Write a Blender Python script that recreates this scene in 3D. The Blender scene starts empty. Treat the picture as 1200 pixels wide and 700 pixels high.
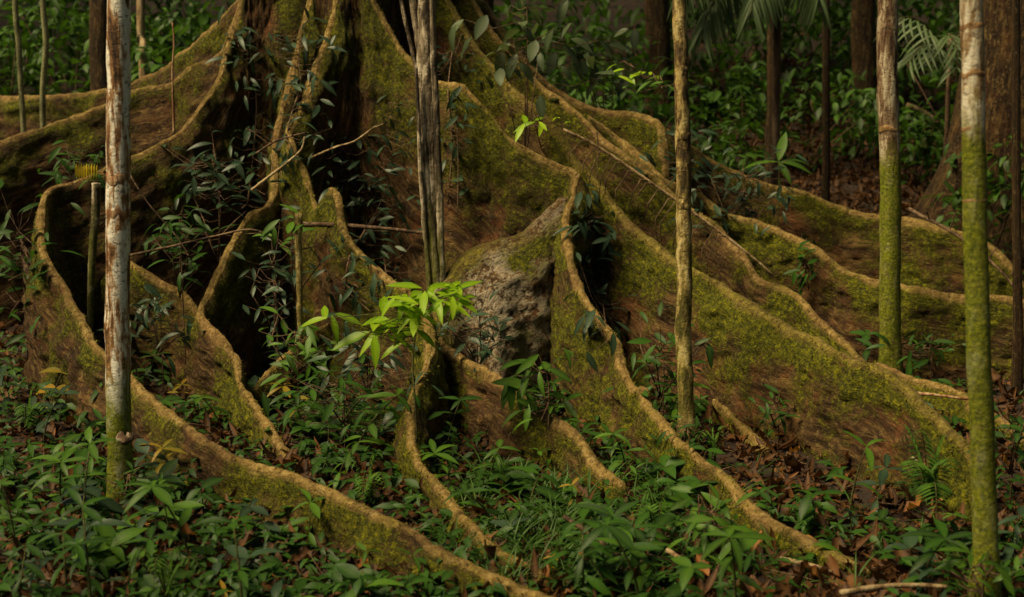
import bpy, math, random
import numpy as np
from mathutils import Vector, Matrix, noise, kdtree
R = math.radians
rnd = random.Random(7)
nrg = np.random.default_rng(11)
sc = bpy.context.scene
C = sc.collection

# ------------------------------------------------------------------ camera, sky, sun, exposure
CAM_H, PITCH, LENS = 2.1, R(10.0), 50.0
FPX = 1200 * LENS / 36.0
cd = bpy.data.cameras.new('camera'); cam = bpy.data.objects.new('camera', cd); C.objects.link(cam)
cam.location = (0, 0, CAM_H); cam.rotation_euler = (R(90) - PITCH, 0, 0)
cd.lens = LENS; cd.sensor_width = 36; cd.clip_end = 500
cd.dof.use_dof = True; cd.dof.focus_distance = 7.6; cd.dof.aperture_fstop = 2.2
sc.camera = cam
SUN_EL, SUN_AZ = 56.0, 246.0          # azimuth clockwise from +Y: behind the camera, to its left
w = bpy.data.worlds.new('World'); sc.world = w; w.use_nodes = True
nt = w.node_tree; bg = nt.nodes['Background']
sky = nt.nodes.new('ShaderNodeTexSky'); sky.sky_type = 'NISHITA'; sky.sun_disc = False
sky.sun_elevation = R(SUN_EL); sky.sun_rotation = R(SUN_AZ); sky.air_density = 1.0; sky.dust_density = 3.0
nt.links.new(sky.outputs[0], bg.inputs[0]); bg.inputs[1].default_value = 0.05
sd = bpy.data.lights.new('sun', 'SUN'); sun = bpy.data.objects.new('sun', sd); C.objects.link(sun)
sd.energy = 5.0; sd.angle = R(25); sd.color = (1.0, 0.86, 0.58)
az = R(SUN_AZ); el = R(SUN_EL)
sdir = Vector((math.sin(az) * math.cos(el), math.cos(az) * math.cos(el), math.sin(el)))
sun.rotation_euler = sdir.to_track_quat('Z', 'Y').to_euler()
sc.view_settings.view_transform = 'Standard'; sc.view_settings.look = 'None'
sc.view_settings.exposure = 0.36; sc.view_settings.gamma = 1.0
sc.view_settings.use_white_balance = True; sc.view_settings.white_balance_temperature = 7600; sc.view_settings.white_balance_tint = 8
sc.cycles.use_denoising = True
sc.cycles.max_bounces = 6; sc.cycles.diffuse_bounces = 3; sc.cycles.transmission_bounces = 3

# ------------------------------------------------------------------ helpers
def gz(x, y):
    t = y - 9.6
    z = 0.13 * (math.log1p(math.exp(min(t * 1.6, 40))) / 1.6)
    t2 = y - 18
    if t2 > -6: z += 0.16 * (math.log1p(math.exp(min(t2 * 0.8, 40))) / 0.8)
    z += 0.05 * noise.noise((x * 0.6, y * 0.6, 3.1)) + 0.025 * noise.noise((x * 2.1, y * 2.1, 7.7))
    if z > 9: z = 9 + (z - 9) * 0.2
    return z
cp, sp = math.cos(PITCH), math.sin(PITCH)
def P(px, py, D):
    """the point at world distance Y = D that lies on the sight line of photograph pixel (px, py)"""
    a = (px - 600) / FPX; b = (350 - py) / FPX
    ry = cp + sp * b; rz = -sp + cp * b
    t = D / ry
    return Vector((a * t, D, CAM_H + rz * t))
def G(px, D):
    x = (px - 600) / FPX * D * 1.0
    return Vector((x, D, gz(x, D)))
def GP(px, py):
    """ground point under a pixel"""
    D = 3.5
    for i in range(900):
        p = P(px, py, D)
        if p.z <= gz(p.x, p.y): return Vector((p.x, p.y, gz(p.x, p.y)))
        D += 0.03
    return p
def tag(o, label=None, cat=None, group=None, kind=None):
    if label: o['label'] = label
    if cat: o['category'] = cat
    if group: o['group'] = group
    if kind: o['kind'] = kind
    return o
def link(name, me, mat=None, parent=None, mw=None):
    o = bpy.data.objects.new(name, me); C.objects.link(o)
    if mat is not None and me is not None and len(me.materials) == 0: me.materials.append(mat)
    if parent is not None: o.parent = parent
    if mw is not None: o.matrix_local = mw
    return o
def empty(name, loc, label, cat, group=None, rz=0.0):
    o = bpy.data.objects.new(name, None); C.objects.link(o); o.empty_display_size = 0.1
    o.location = loc; o.rotation_euler = (0, 0, rz)
    return tag(o, label, cat, group)
def mesh(name, v, f, smooth=True, attrs=None, uv=None):
    me = bpy.data.meshes.new(name); me.from_pydata([tuple(p) for p in v], [], f); me.update()
    if smooth: me.polygons.foreach_set('use_smooth', [True] * len(me.polygons))
    for k, a in (attrs or {}).items():
        at = me.attributes.new(k, 'FLOAT', 'POINT'); at.data.foreach_set('value', np.asarray(a, dtype=np.float32))
    if uv is not None:
        ul = me.uv_layers.new(name='UVMap')
        li = np.empty(len(me.loops), dtype=np.int32); me.loops.foreach_get('vertex_index', li)
        ul.data.foreach_set('uv', np.asarray(uv, dtype=np.float32)[li].ravel())
    return me
def spline(pts, step):
    """Catmull-Rom through tuples of any length, resampled at about `step`"""
    pts = [np.array(p, dtype=float) for p in pts]
    pts = [2 * pts[0] - pts[1]] + pts + [2 * pts[-1] - pts[-2]]
    out = []
    for i in range(1, len(pts) - 2):
        a, b, c, d = pts[i - 1:i + 3]
        n = max(1, int(np.linalg.norm((c - b)[:3]) / step))
        for k in range(n):
            t = k / n
            out.append(0.5 * ((2 * b) + (c - a) * t + (2 * a - 5 * b + 4 * c - d) * t * t + (3 * b - a - 3 * c + d) * t ** 3))
    out.append(pts[-2]); return np.array(out)
def tube_data(path, radii, n=8, jitter=0.0, seed=0.0, cap=True):
    path = [Vector(p) for p in path]; v = []; f = []; uv = []; s = 0.0
    prev = None
    for i, p in enumerate(path):
        t = (path[min(i + 1, len(path) - 1)] - path[max(i - 1, 0)]).normalized()
        if prev is None:
            prev = t.orthogonal().normalized()
        prev = (prev - t * prev.dot(t)).normalized(); b = t.cross(prev)
        if i: s += (p - path[i - 1]).length
        r = radii[i] if hasattr(radii, '__len__') else radii
        for k in range(n):
            a = 2 * math.pi * k / n
            d = prev * math.cos(a) + b * math.sin(a)
            rr = r
            if jitter: rr *= 1 + jitter * noise.noise((p + d * r) * (0.5 / max(r, .003)) + Vector((seed, 0, 0)))
            v.append(p + d * rr); uv.append((s, k / n))
    m = len(path)
    for i in range(m - 1):
        for k in range(n):
            k2 = (k + 1) % n
            f.append((i * n + k, i * n + k2, (i + 1) * n + k2, (i + 1) * n + k))
    if cap:
        f.append(tuple(range(n - 1, -1, -1))); f.append(tuple((m - 1) * n + k for k in range(n)))
    return v, f, uv
def tube(name, path, radii, mat, parent=None, n=8, jitter=0.0, seed=0.0):
    v, f, uv = tube_data(path, radii, n, jitter, seed)
    return link(name, mesh(name, v, f, uv=uv), mat, parent)

# ------------------------------------------------------------------ materials
def newmat(name):
    m = bpy.data.materials.new(name); m.use_nodes = True
    return m, m.node_tree, m.node_tree.nodes['Principled BSDF']
class NB:
    def __init__(s, t): s.t = t
    def n(s, typ, **kw):
        o = s.t.nodes.new(typ)
        for k, v in kw.items(): setattr(o, k, v)
        return o
    def l(s, a, b): s.t.links.new(a, b)
    def noise(s, vec, scale, detail=5, rough=0.6, dist=0.0):
        o = s.n('ShaderNodeTexNoise'); o.inputs['Scale'].default_value = scale; o.inputs['Detail'].default_value = detail
        o.inputs['Roughness'].default_value = rough; o.inputs['Distortion'].default_value = dist
        if vec is not None: s.l(vec, o.inputs['Vector'])
        return o.outputs[0]
    def ramp(s, fac, stops):
        o = s.n('ShaderNodeValToRGB'); e = o.color_ramp.elements
        while len(e) < len(stops): e.new(0.5)
        for q, (p, c) in zip(e, stops):
            q.position = p; q.color = (c, c, c, 1) if not hasattr(c, '__len__') else (*c, 1)
        s.l(fac, o.inputs[0]); return o.outputs[0]
    def mix(s, fac, a, b):
        o = s.n('ShaderNodeMix', data_type='RGBA')
        for i, x in ((6, a), (7, b)):
            if hasattr(x, '__len__'): o.inputs[i].default_value = (*x, 1)
            else: s.l(x, o.inputs[i])
        if hasattr(fac, 'default_value') or not isinstance(fac, (int, float)): s.l(fac, o.inputs[0])
        else: o.inputs[0].default_value = fac
        return o.outputs[2]
    def math(s, op, a, b=None, c=None, clamp=False):
        o = s.n('ShaderNodeMath', operation=op); o.use_clamp = clamp
        for i, x in enumerate((a, b, c)):
            if x is None: continue
            if isinstance(x, (int, float)): o.inputs[i].default_value = x
            else: s.l(x, o.inputs[i])
        return o.outputs[0]
    def mapping(s, vec, scale):
        o = s.n('ShaderNodeMapping'); o.inputs['Scale'].default_value = scale; s.l(vec, o.inputs['Vector']); return o.outputs[0]
    def attr(s, name):
        return s.n('ShaderNodeAttribute', attribute_name=name).outputs['Fac']
    def bump(s, h, strength, dist, nrm=None):
        o = s.n('ShaderNodeBump'); o.inputs['Strength'].default_value = strength; o.inputs['Distance'].default_value = dist
        s.l(h, o.inputs['Height'])
        if nrm is not None: s.l(nrm, o.inputs['Normal'])
        return o.outputs[0]

def bark_mat(name, moss_amt=0.5, pale=0.0, red=0.4, dark=1.0, crest=0.95):
    m, t, b = newmat(name); q = NB(t)
    tc = q.n('ShaderNodeTexCoord'); pos = q.n('ShaderNodeNewGeometry').outputs['Position']
    uv = q.mapping(tc.outputs['UV'], (2.2, 16.0, 1.0))
    grain = q.noise(uv, 1.0, 6, 0.65, 0.6)
    fine = q.noise(pos, 38.0, 6, 0.7)
    med = q.noise(pos, 11.0, 6, 0.68, 0.4)
    base = q.ramp(grain, [(0.30, (0.012 * dark, 0.006 * dark, 0.002 * dark)), (0.5, (0.060 * dark, 0.028 * dark, 0.009 * dark)), (0.72, (0.21 * dark, 0.125 * dark, 0.040 * dark))])
    redm = q.math('MULTIPLY', q.ramp(q.noise(pos, 4.7, 6, 0.7, 0.5), [(0.50, 0.0), (0.62, 1.0)]), red)
    col = q.mix(redm, base, q.mix(grain, (0.11, 0.035, 0.012), (0.24, 0.085, 0.03)))
    if pale > 0:
        pm = q.math('MULTIPLY', q.ramp(q.math('ADD', q.math('MULTIPLY', med, 0.5), q.math('MULTIPLY', fine, 0.5)), [(0.45, 0.0), (0.52, 1.0)]), pale)
        col = q.mix(pm, col, (0.52, 0.45, 0.34))
    streak = q.noise(q.mapping(tc.outputs['UV'], (9.0, 42.0, 1.0)), 1.0, 6, 0.72, 0.8)
    col = q.mix(q.math('MULTIPLY', q.ramp(streak, [(0.52, 0.0), (0.66, 1.0)]), 0.55), col, (0.33, 0.21, 0.075))
    col = q.mix(q.math('MULTIPLY', q.ramp(streak, [(0.34, 1.0), (0.46, 0.0)]), 0.7), col, (0.014, 0.007, 0.003))
    speck = q.ramp(fine, [(0.56, 0.0), (0.64, 1.0)])
    col = q.mix(q.math('MULTIPLY', speck, 0.40), col, (0.30, 0.22, 0.09))
    ridge = q.attr('ridge')
    up = q.attr('flank')
    gran = q.noise(pos, 105.0, 4, 0.7)
    # moss: broad patches, thickest on the upper flanks
    mm = q.math('ADD', q.math('MULTIPLY', q.attr('blot'), 0.95), q.math('MULTIPLY', med, 0.6))
    mm = q.math('ADD', mm, q.math('MULTIPLY', up, 0.20))
    mm = q.math('ADD', mm, q.math('MULTIPLY', q.math('SUBTRACT', fine, 0.5), 0.35))
    lo = 0.99 - 0.32 * moss_amt
    mossf = q.ramp(q.math('MULTIPLY', mm, 0.7), [(lo * 0.7 - 0.04, 0.0), (lo * 0.7 + 0.10, 1.0)])
    mosscol = q.ramp(q.math('ADD', q.math('MULTIPLY', fine, 0.6), q.math('MULTIPLY', gran, 0.4)), [(0.37, (0.009, 0.011, 0.001)), (0.51, (0.082, 0.086, 0.003)), (0.67, (0.31, 0.28, 0.011))])
    # bare tan crest cork with some top light painted in, broken by moss and dirt
    patch = q.noise(pos, 2.6, 4, 0.6)
    rn = q.math('ADD', ridge, q.math('MULTIPLY', q.math('SUBTRACT', med, 0.5), 1.3))
    rn = q.math('ADD', rn, q.math('MULTIPLY', q.math('SUBTRACT', patch, 0.5), 1.1 + 1.2 * moss_amt))
    rf = q.ramp(rn, [(0.40, 0.0), (1.0, crest)])
    rcol = q.ramp(q.noise(pos, 26, 6, 0.75), [(0.32, (0.10, 0.055, 0.018)), (0.5, (0.33, 0.20, 0.07)), (0.68, (0.56, 0.40, 0.17))])
    col = q.mix(mossf, col, mosscol)
    rf2 = q.math('MULTIPLY', rf, q.math('SUBTRACT', 1.0, q.math('MULTIPLY', mossf, 0.2)))
    col = q.mix(rf2, col, rcol)
    crack = q.ramp(q.noise(uv, 2.6, 5, 0.7, 1.2), [(0.30, 1.0), (0.44, 0.0)])
    col = q.mix(q.math('MULTIPLY', crack, 0.6), col, (0.022, 0.012, 0.005))
    q.l(col, b.inputs['Base Color'])
    b.inputs['Roughness'].default_value = 0.82; b.inputs['Specular IOR Level'].default_value = 0.25
    h = q.math('ADD', q.math('MULTIPLY', grain, 0.6), q.math('ADD', q.math('MULTIPLY', med, 0.7), q.math('MULTIPLY', fine, 0.35)))
    h = q.math('ADD', h, q.math('ADD', q.math('MULTIPLY', mossf, 0.25), q.math('MULTIPLY', gran, 0.2)))
    h = q.math('SUBTRACT', h, q.math('MULTIPLY', crack, 0.35))
    h = q.math('ADD', h, q.math('MULTIPLY', streak, 0.45))
    q.l(q.bump(h, 1.0, 0.05), b.inputs['Normal'])
    return m

def stem_mat(name, cols, moss_top, moss_soft, moss_max=0.9, stripe=1.0, patchy=0.45):
    """slender stem: streaky bark of `cols`, moss growing up from the foot to height moss_top"""
    m, t, b = newmat(name); q = NB(t)
    geo = q.n('ShaderNodeNewGeometry').outputs['Position']
    st = q.mapping(geo, (26, 26, 3.0 * stripe))
    a = q.noise(st, 1.0, 5, 0.6, 0.8)
    bl = q.noise(q.mapping(geo, (13, 13, 4)), 1.0, 5, 0.65, 0.9)
    col = q.ramp(q.math('ADD', q.math('MULTIPLY', a, 0.4), q.math('MULTIPLY', bl, 0.6)), [(0.40 + 0.18 * i / (len(cols) - 1), c) for i, c in enumerate(cols)])
    fine = q.noise(geo, 60, 5, 0.7)
    z = q.n('ShaderNodeSeparateXYZ'); q.l(geo, z.inputs[0])
    zz = q.math('ADD', z.outputs[2], q.math('MULTIPLY', q.math('SUBTRACT', bl, 0.5), moss_soft * 4))
    mf = q.math('SUBTRACT', 1.0, q.math('DIVIDE', q.math('SUBTRACT', zz, moss_top - moss_soft), 2 * moss_soft), clamp=True)
    mf = q.math('MULTIPLY', mf, q.ramp(q.noise(geo, 14, 6, 0.7), [(0.34, moss_max * patchy), (0.56, moss_max)]))
    mcol = q.ramp(fine, [(0.3, (0.03, 0.04, 0.003)), (0.52, (0.13, 0.15, 0.006)), (0.72, (0.28, 0.28, 0.015))])
    sp_ = q.noise(q.mapping(geo, (34, 34, 48)), 1.0, 5, 0.7, 0.5)
    col = q.mix(q.math('MULTIPLY', q.ramp(sp_, [(0.36, 1.0), (0.45, 0.0)]), 0.75), col, (cols[0][0] * .6, cols[0][1] * .6, cols[0][2] * .6))
    col = q.mix(mf, col, mcol)
    q.l(col, b.inputs['Base Color']); b.inputs['Roughness'].default_value = 0.75; b.inputs['Specular IOR Level'].default_value = 0.3
    q.l(q.bump(q.math('ADD', q.math('ADD', a, q.math('MULTIPLY', sp_, 0.8)), q.math('MULTIPLY', fine, 0.4)), 0.9, 0.014), b.inputs['Normal'])
    return m

def leaf_mat(name, c1, c2, c3, src='obj', gloss=0.5, trans=0.32, spots=0.25):
    """c1..c3: darkest to lightest leaf; each leaf takes its own shade; pale midrib, darker blemishes"""
    m, t, b = newmat(name); q = NB(t)
    tc = q.n('ShaderNodeTexCoord'); geo = q.n('ShaderNodeNewGeometry')
    if src == 'obj': r = q.n('ShaderNodeObjectInfo').outputs['Random']
    else: r = q.attr('tint')
    col = q.ramp(r, [(0.0, c1), (0.55, c2), (1.0, c3)])
    patch = q.noise(geo.outputs['Position'], 55, 4, 0.6)
    col = q.mix(q.math('MULTIPLY', q.ramp(patch, [(0.5, 0.0), (0.68, 1.0)]), spots), col, (c1[0] * 0.9 + .02, c1[1] * 0.7, c1[2] * 0.5))
    mid = q.attr('mid')
    col = q.mix(q.math('MULTIPLY', mid, 0.4), col, (c3[0] * 1.3 + .02, c3[1] * 1.15 + .02, c3[2] * 1.2))
    q.l(col, b.inputs['Base Color']); b.inputs['Roughness'].default_value = gloss; b.inputs['Specular IOR Level'].default_value = 0.28
    tr = q.n('ShaderNodeBsdfTranslucent')
    q.l(q.mix(0.5, col, (c3[0] * 1.4, c3[1] * 1.4, c3[2] * 0.6)), tr.inputs[0])
    mx = q.n('ShaderNodeMixShader'); mx.inputs[0].default_value = trans
    q.l(b.outputs[0], mx.inputs[1]); q.l(tr.outputs[0], mx.inputs[2])
    q.l(mx.outputs[0], t.nodes['Material Output'].inputs[0])
    q.l(q.bump(q.noise(geo.outputs['Position'], 90, 2, 0.5), 0.25, 0.004), b.inputs['Normal'])
    return m

M = {}
M['bark'] = bark_mat('buttress_bark', 0.58)
M['bark_moss'] = bark_mat('mossy_buttress_bark', 0.72, red=0.6)
M['bark_green'] = bark_mat('green_buttress_bark', 0.74, red=0.8, crest=0.45)
M['bark_front'] = bark_mat('front_root_bark', 0.55, red=0.5)
M['bark_brown'] = bark_mat('brown_buttress_bark', 0.30, red=0.35)
M['bark_lichen'] = bark_mat('lichen_buttress_bark', 0.30, pale=0.72, red=0.6, crest=0.3)
M['bark_red'] = bark_mat('reddish_bark', 0.42, red=0.8)
M['bark_dark'] = bark_mat('dark_bark', 0.25, red=0.2, dark=0.55)
M['pale_stem'] = stem_mat('pale_blotched_bark', [(0.04, 0.02, 0.01), (0.13, 0.06, 0.025), (0.36, 0.19, 0.08), (0.76, 0.70, 0.59), (0.84, 0.80, 0.71)], 0.62, 0.10, 1.0, patchy=0.75)
M['grey_stem'] = stem_mat('grey_fibrous_bark', [(0.016, 0.010, 0.005), (0.06, 0.042, 0.024), (0.22, 0.17, 0.11), (0.5, 0.43, 0.32)], 1.0, 0.35, 0.6, 0.5)
M['lichen_stem'] = stem_mat('yellow_lichen_bark', [(0.035, 0.02, 0.008), (0.09, 0.055, 0.02), (0.30, 0.21, 0.07), (0.5, 0.4, 0.18)], 1.0, 0.5, 0.35, 2.6)
M['brown_stem'] = stem_mat('brown_streaked_bark', [(0.05, 0.025, 0.012), (0.13, 0.07, 0.035), (0.28, 0.2, 0.12), (0.5, 0.43, 0.3)], 1.45, 0.10, 1.0, patchy=0.7)
M['green_palm'] = stem_mat('ringed_green_bark', [(0.14, 0.07, 0.03), (0.30, 0.19, 0.09), (0.58, 0.50, 0.36), (0.74, 0.68, 0.55)], 1.84, 0.09, 1.0, patchy=0.85)
M['scar'] = stem_mat('leaf_scar', [(0.14, 0.07, 0.03), (0.26, 0.14, 0.06), (0.36, 0.22, 0.1)], 1.4, 0.3, 0.6)
M['red_ring'] = stem_mat('peeled_bark_patch', [(0.10, 0.035, 0.014), (0.24, 0.10, 0.04), (0.5, 0.34, 0.2)], -5, 0.1)
M['dead'] = stem_mat('dead_wood', [(0.03, 0.016, 0.008), (0.1, 0.055, 0.03), (0.2, 0.13, 0.075)], -5, 0.1)
M['palewood'] = stem_mat('pale_dead_wood', [(0.12, 0.07, 0.03), (0.3, 0.2, 0.1), (0.45, 0.34, 0.2)], -5, 0.1)
M['stalk'] = stem_mat('green_stalk', [(0.03, 0.025, 0.008), (0.06, 0.06, 0.015), (0.1, 0.1, 0.03)], -5, 0.1)
M['vine'] = stem_mat('pale_green_vine', [(0.1, 0.1, 0.045), (0.2, 0.2, 0.09), (0.3, 0.29, 0.14)], -5, 0.1)
DK = [(0.008, 0.030, 0.007), (0.017, 0.064, 0.010), (0.036, 0.115, 0.012)]
BL = [(0.010, 0.026, 0.016), (0.018, 0.044, 0.026), (0.034, 0.075, 0.038)]
BR = [(0.08, 0.20, 0.008), (0.17, 0.34, 0.012), (0.30, 0.48, 0.03)]  # lime leaf colour; the sapling's spot of light is put into it
M['leaf'] = leaf_mat('seedling_leaf', *DK)
M['leaf_mid'] = leaf_mat('fresh_leaf', (0.02, 0.06, 0.008), (0.04, 0.115, 0.012), (0.075, 0.18, 0.018))
M['leaf_blue'] = leaf_mat('glossy_dark_leaf', *BL, gloss=0.42, trans=0.2)
M['leaf_bright'] = leaf_mat('bright_leaf', *BR, gloss=0.42, trans=0.42, spots=0.1)
M['leaf_attr'] = leaf_mat('cover_leaf', *DK, src='attr')
M['leaf_attr2'] = leaf_mat('fresh_cover_leaf', (0.015, 0.045, 0.008), (0.03, 0.085, 0.012), (0.07, 0.16, 0.016), src='attr')
M['leaf_back'] = leaf_mat('forest_leaf', (0.006, 0.02, 0.006), (0.02, 0.06, 0.012), (0.06, 0.15, 0.02), src='attr')
M['leaf_grey'] = leaf_mat('greyish_leaf', (0.03, 0.055, 0.03), (0.055, 0.09, 0.045), (0.09, 0.13, 0.06), gloss=0.5)
M['leaf_yellow'] = leaf_mat('yellowing_leaf', (0.05, 0.10, 0.01), (0.3, 0.22, 0.012), (0.5, 0.36, 0.015))
M['litter'] = leaf_mat('dead_leaf', (0.016, 0.007, 0.003), (0.045, 0.019, 0.007), (0.15, 0.06, 0.018), src='attr', gloss=0.65, trans=0.12)
M['fallen'] = leaf_mat('fallen_leaf', (0.12, 0.04, 0.012), (0.24, 0.085, 0.02), (0.38, 0.18, 0.05), gloss=0.55, trans=0.2)
M['grass'] = leaf_mat('grass_blade', (0.015, 0.05, 0.01), (0.035, 0.10, 0.016), (0.07, 0.15, 0.03), src='attr', trans=0.3)
M['moss'] = leaf_mat('moss_tuft', (0.018, 0.022, 0.001), (0.075, 0.080, 0.003), (0.20, 0.19, 0.008), src='attr', gloss=0.8, trans=0.25)
M['leaf_old'] = leaf_mat('yellowed_leaf', (0.05, 0.075, 0.01), (0.16, 0.14, 0.012), (0.28, 0.17, 0.02), trans=0.3)
M['fungus'] = stem_mat('bracket_fungus_skin', [(0.03, 0.015, 0.008), (0.12, 0.07, 0.04), (0.42, 0.34, 0.25)], -5, 0.1)

def ground_mat():
    m, t, b = newmat('forest_soil'); q = NB(t)
    geo = q.n('ShaderNodeNewGeometry').outputs['Position']
    a = q.noise(geo, 9, 8, 0.7, 0.5); f = q.noise(geo, 60, 6, 0.7)
    vo = q.n('ShaderNodeTexVoronoi'); vo.inputs['Scale'].default_value = 16; q.l(geo, vo.inputs['Vector'])
    col = q.ramp(q.math('ADD', q.math('MULTIPLY', a, 0.55), q.math('MULTIPLY', f, 0.45)), [(0.3, (0.010, 0.005, 0.003)), (0.5, (0.030, 0.014, 0.006)), (0.7, (0.075, 0.032, 0.012))])
    q.l(col, b.inputs['Base Color']); b.inputs['Roughness'].default_value = 0.9
    h = q.math('ADD', q.math('MULTIPLY', a, 0.8), q.math('ADD', q.math('MULTIPLY', f, 0.4), q.math('MULTIPLY', vo.outputs['Distance'], 0.5)))
    q.l(q.bump(h, 1.0, 0.06), b.inputs['Normal'])
    return m
M['soil'] = ground_mat()

# ------------------------------------------------------------------ leaf meshes (unit length along +Y)
def leaf_mesh(name, width=0.36, segs=6, fold=0.22, droop=0.25, point=0.5, wave=0.0, base=0.0):
    v = []; f = []; mid = []
    for i in range(segs + 1):
        t = i / segs
        wdt = width * 0.5 * (math.sin(math.pi * t ** (0.75 + 0.3 * point)) ** (0.8)) * (1 - 0.35 * t * point) + (0.006 if i in (0,) else 0)
        if i == segs: wdt = 0.002
        z = -droop * t * t; y = t * (1 - 0.12 * droop * t) + 0.0
        wv = wave * math.sin(t * 13)
        v += [(-wdt, y, z + fold * wdt + wv * wdt), (0, y, z), (wdt, y, z + fold * wdt - wv * wdt)]; mid += [0, 1, 0]
    for i in range(segs):
        a = i * 3
        f += [(a, a + 1, a + 4, a + 3), (a + 1, a + 2, a + 5, a + 4)]
    return mesh(name, v, f, attrs={'mid': mid})
def me_arrays(me):
    v = np.empty(len(me.vertices) * 3, dtype=np.float32); me.vertices.foreach_get('co', v)
    f = [tuple(p.vertices) for p in me.polygons]
    md = np.empty(len(me.vertices), dtype=np.float32); me.attributes['mid'].data.foreach_get('value', md)
    return v.reshape(-1, 3), np.array(f, dtype=np.int32), md
SHAPES = {
    'broad': [dict(width=.46, droop=.22), dict(width=.42, droop=.4, fold=.3), dict(width=.5, droop=.12, wave=.12)],
    'lance': [dict(width=.30, droop=.3, point=.9), dict(width=.27, droop=.45, point=.9, fold=.3), dict(width=.33, droop=.15, point=.8, wave=.1)],
    'blade': [dict(width=.05, droop=.7, segs=5, fold=.5), dict(width=.05, droop=.35, segs=5, fold=.5)],
    'dead': [dict(width=.5, droop=-.35, fold=.8, wave=.7, segs=5), dict(width=.42, droop=.5, fold=-.7, wave=.5, segs=4), dict(width=.3, droop=-.6, fold=.9, wave=.4, segs=4), dict(width=.62, droop=.2, fold=-.3, wave=.9, point=.1), dict(width=.24, droop=.7, fold=.9, wave=.3, point=.9)],
    'pinna': [dict(width=.22, droop=.25, segs=3, fold=.2)],
    'tuft': [dict(width=.5, droop=.4, segs=2, fold=.3)],
    'simple': [dict(width=.44, droop=.3, segs=3, fold=.25), dict(width=.38, droop=.5, segs=3, fold=.25)],
}
LV = {}
def leaf_variant(kind, i, mat):
    k = (kind, i, mat)
    if k not in LV:
        me = leaf_mesh('%s_leaf' % kind, **SHAPES[kind][i]); me.materials.append(M[mat]); LV[k] = me
    return LV[k]
def lm(pos, yaw, pitch, roll, s, lean=0.0, rz=0.0):
    """leaf pose; lean turns the blade towards the light of the gap, which is behind the camera"""
    return Matrix.Translation(pos) @ Matrix.Rotation(lean, 4, Vector((math.cos(-rz), math.sin(-rz), 0))) @ Matrix.Rotation(yaw, 4, 'Z') @ Matrix.Rotation(pitch, 4, 'X') @ Matrix.Rotation(roll, 4, 'Y') @ Matrix.Scale(s, 4)
def scatter(name, kind, mats4, tints, mat, parent=None):
    """many leaves joined as one mesh"""
    mats4 = np.asarray(mats4, dtype=np.float32); tints = np.asarray(tints, dtype=np.float32)
    Vs = []; Fs = []; Md = []; Tn = []; off = 0
    nv = len(SHAPES[kind]); pick = nrg.integers(0, nv, len(mats4))
    for i in range(nv):
        me = leaf_variant(kind, i, mat); v, f, md = me_arrays(me)
        S = mats4[pick == i]
        if not len(S): continue
        W = np.einsum('kij,nj->kni', S[:, :3, :3], v) + S[:, None, :3, 3]
        k = len(S)
        Vs.append(W.reshape(-1, 3)); Fs.append((f[None] + (np.arange(k) * len(v))[:, None, None] + off).reshape(-1, 4))
        Md.append(np.tile(md, k)); Tn.append(np.repeat(tints[pick == i], len(v))); off += k * len(v)
    V = np.concatenate(Vs); F = np.concatenate(Fs)
    me = bpy.data.meshes.new(name); me.vertices.add(len(V)); me.vertices.foreach_set('co', V.ravel())
    me.loops.add(F.size); me.loops.foreach_set('vertex_index', F.ravel().astype(np.int32))
    me.polygons.add(len(F)); me.polygons.foreach_set('loop_start', np.arange(len(F), dtype=np.int32) * 4)
    me.update(calc_edges=True); me.polygons.foreach_set('use_smooth', np.ones(len(F), dtype=bool))
    for k, a in (('mid', np.concatenate(Md)), ('tint', np.concatenate(Tn))):
        at = me.attributes.new(k, 'FLOAT', 'POINT'); at.data.foreach_set('value', a)
    return link(name, me, M[mat], parent)

# ------------------------------------------------------------------ the ground
def axis(lo, hi, fine_lo, fine_hi, fs):
    a = list(np.arange(fine_lo, fine_hi, fs)); s = fs; x = fine_lo
    left = []
    while x > lo: s *= 1.25; x -= s; left.append(x)
    s = fs; x = a[-1]; right = []
    while x < hi: s *= 1.25; x += s; right.append(x)
    return left[::-1] + a + right
gx = axis(-150, 150, -6, 6, 0.09); gy = axis(-120, 160, 3.5, 17, 0.09)
gv = [(x, y, gz(x, y)) for y in gy for x in gx]
nx = len(gx)
gf = [(j * nx + i, j * nx + i + 1, (j + 1) * nx + i + 1, (j + 1) * nx + i) for j in range(len(gy) - 1) for i in range(nx - 1)]
tag(link('ground', mesh('ground', gv, gf), M['soil']), kind='structure')

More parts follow.
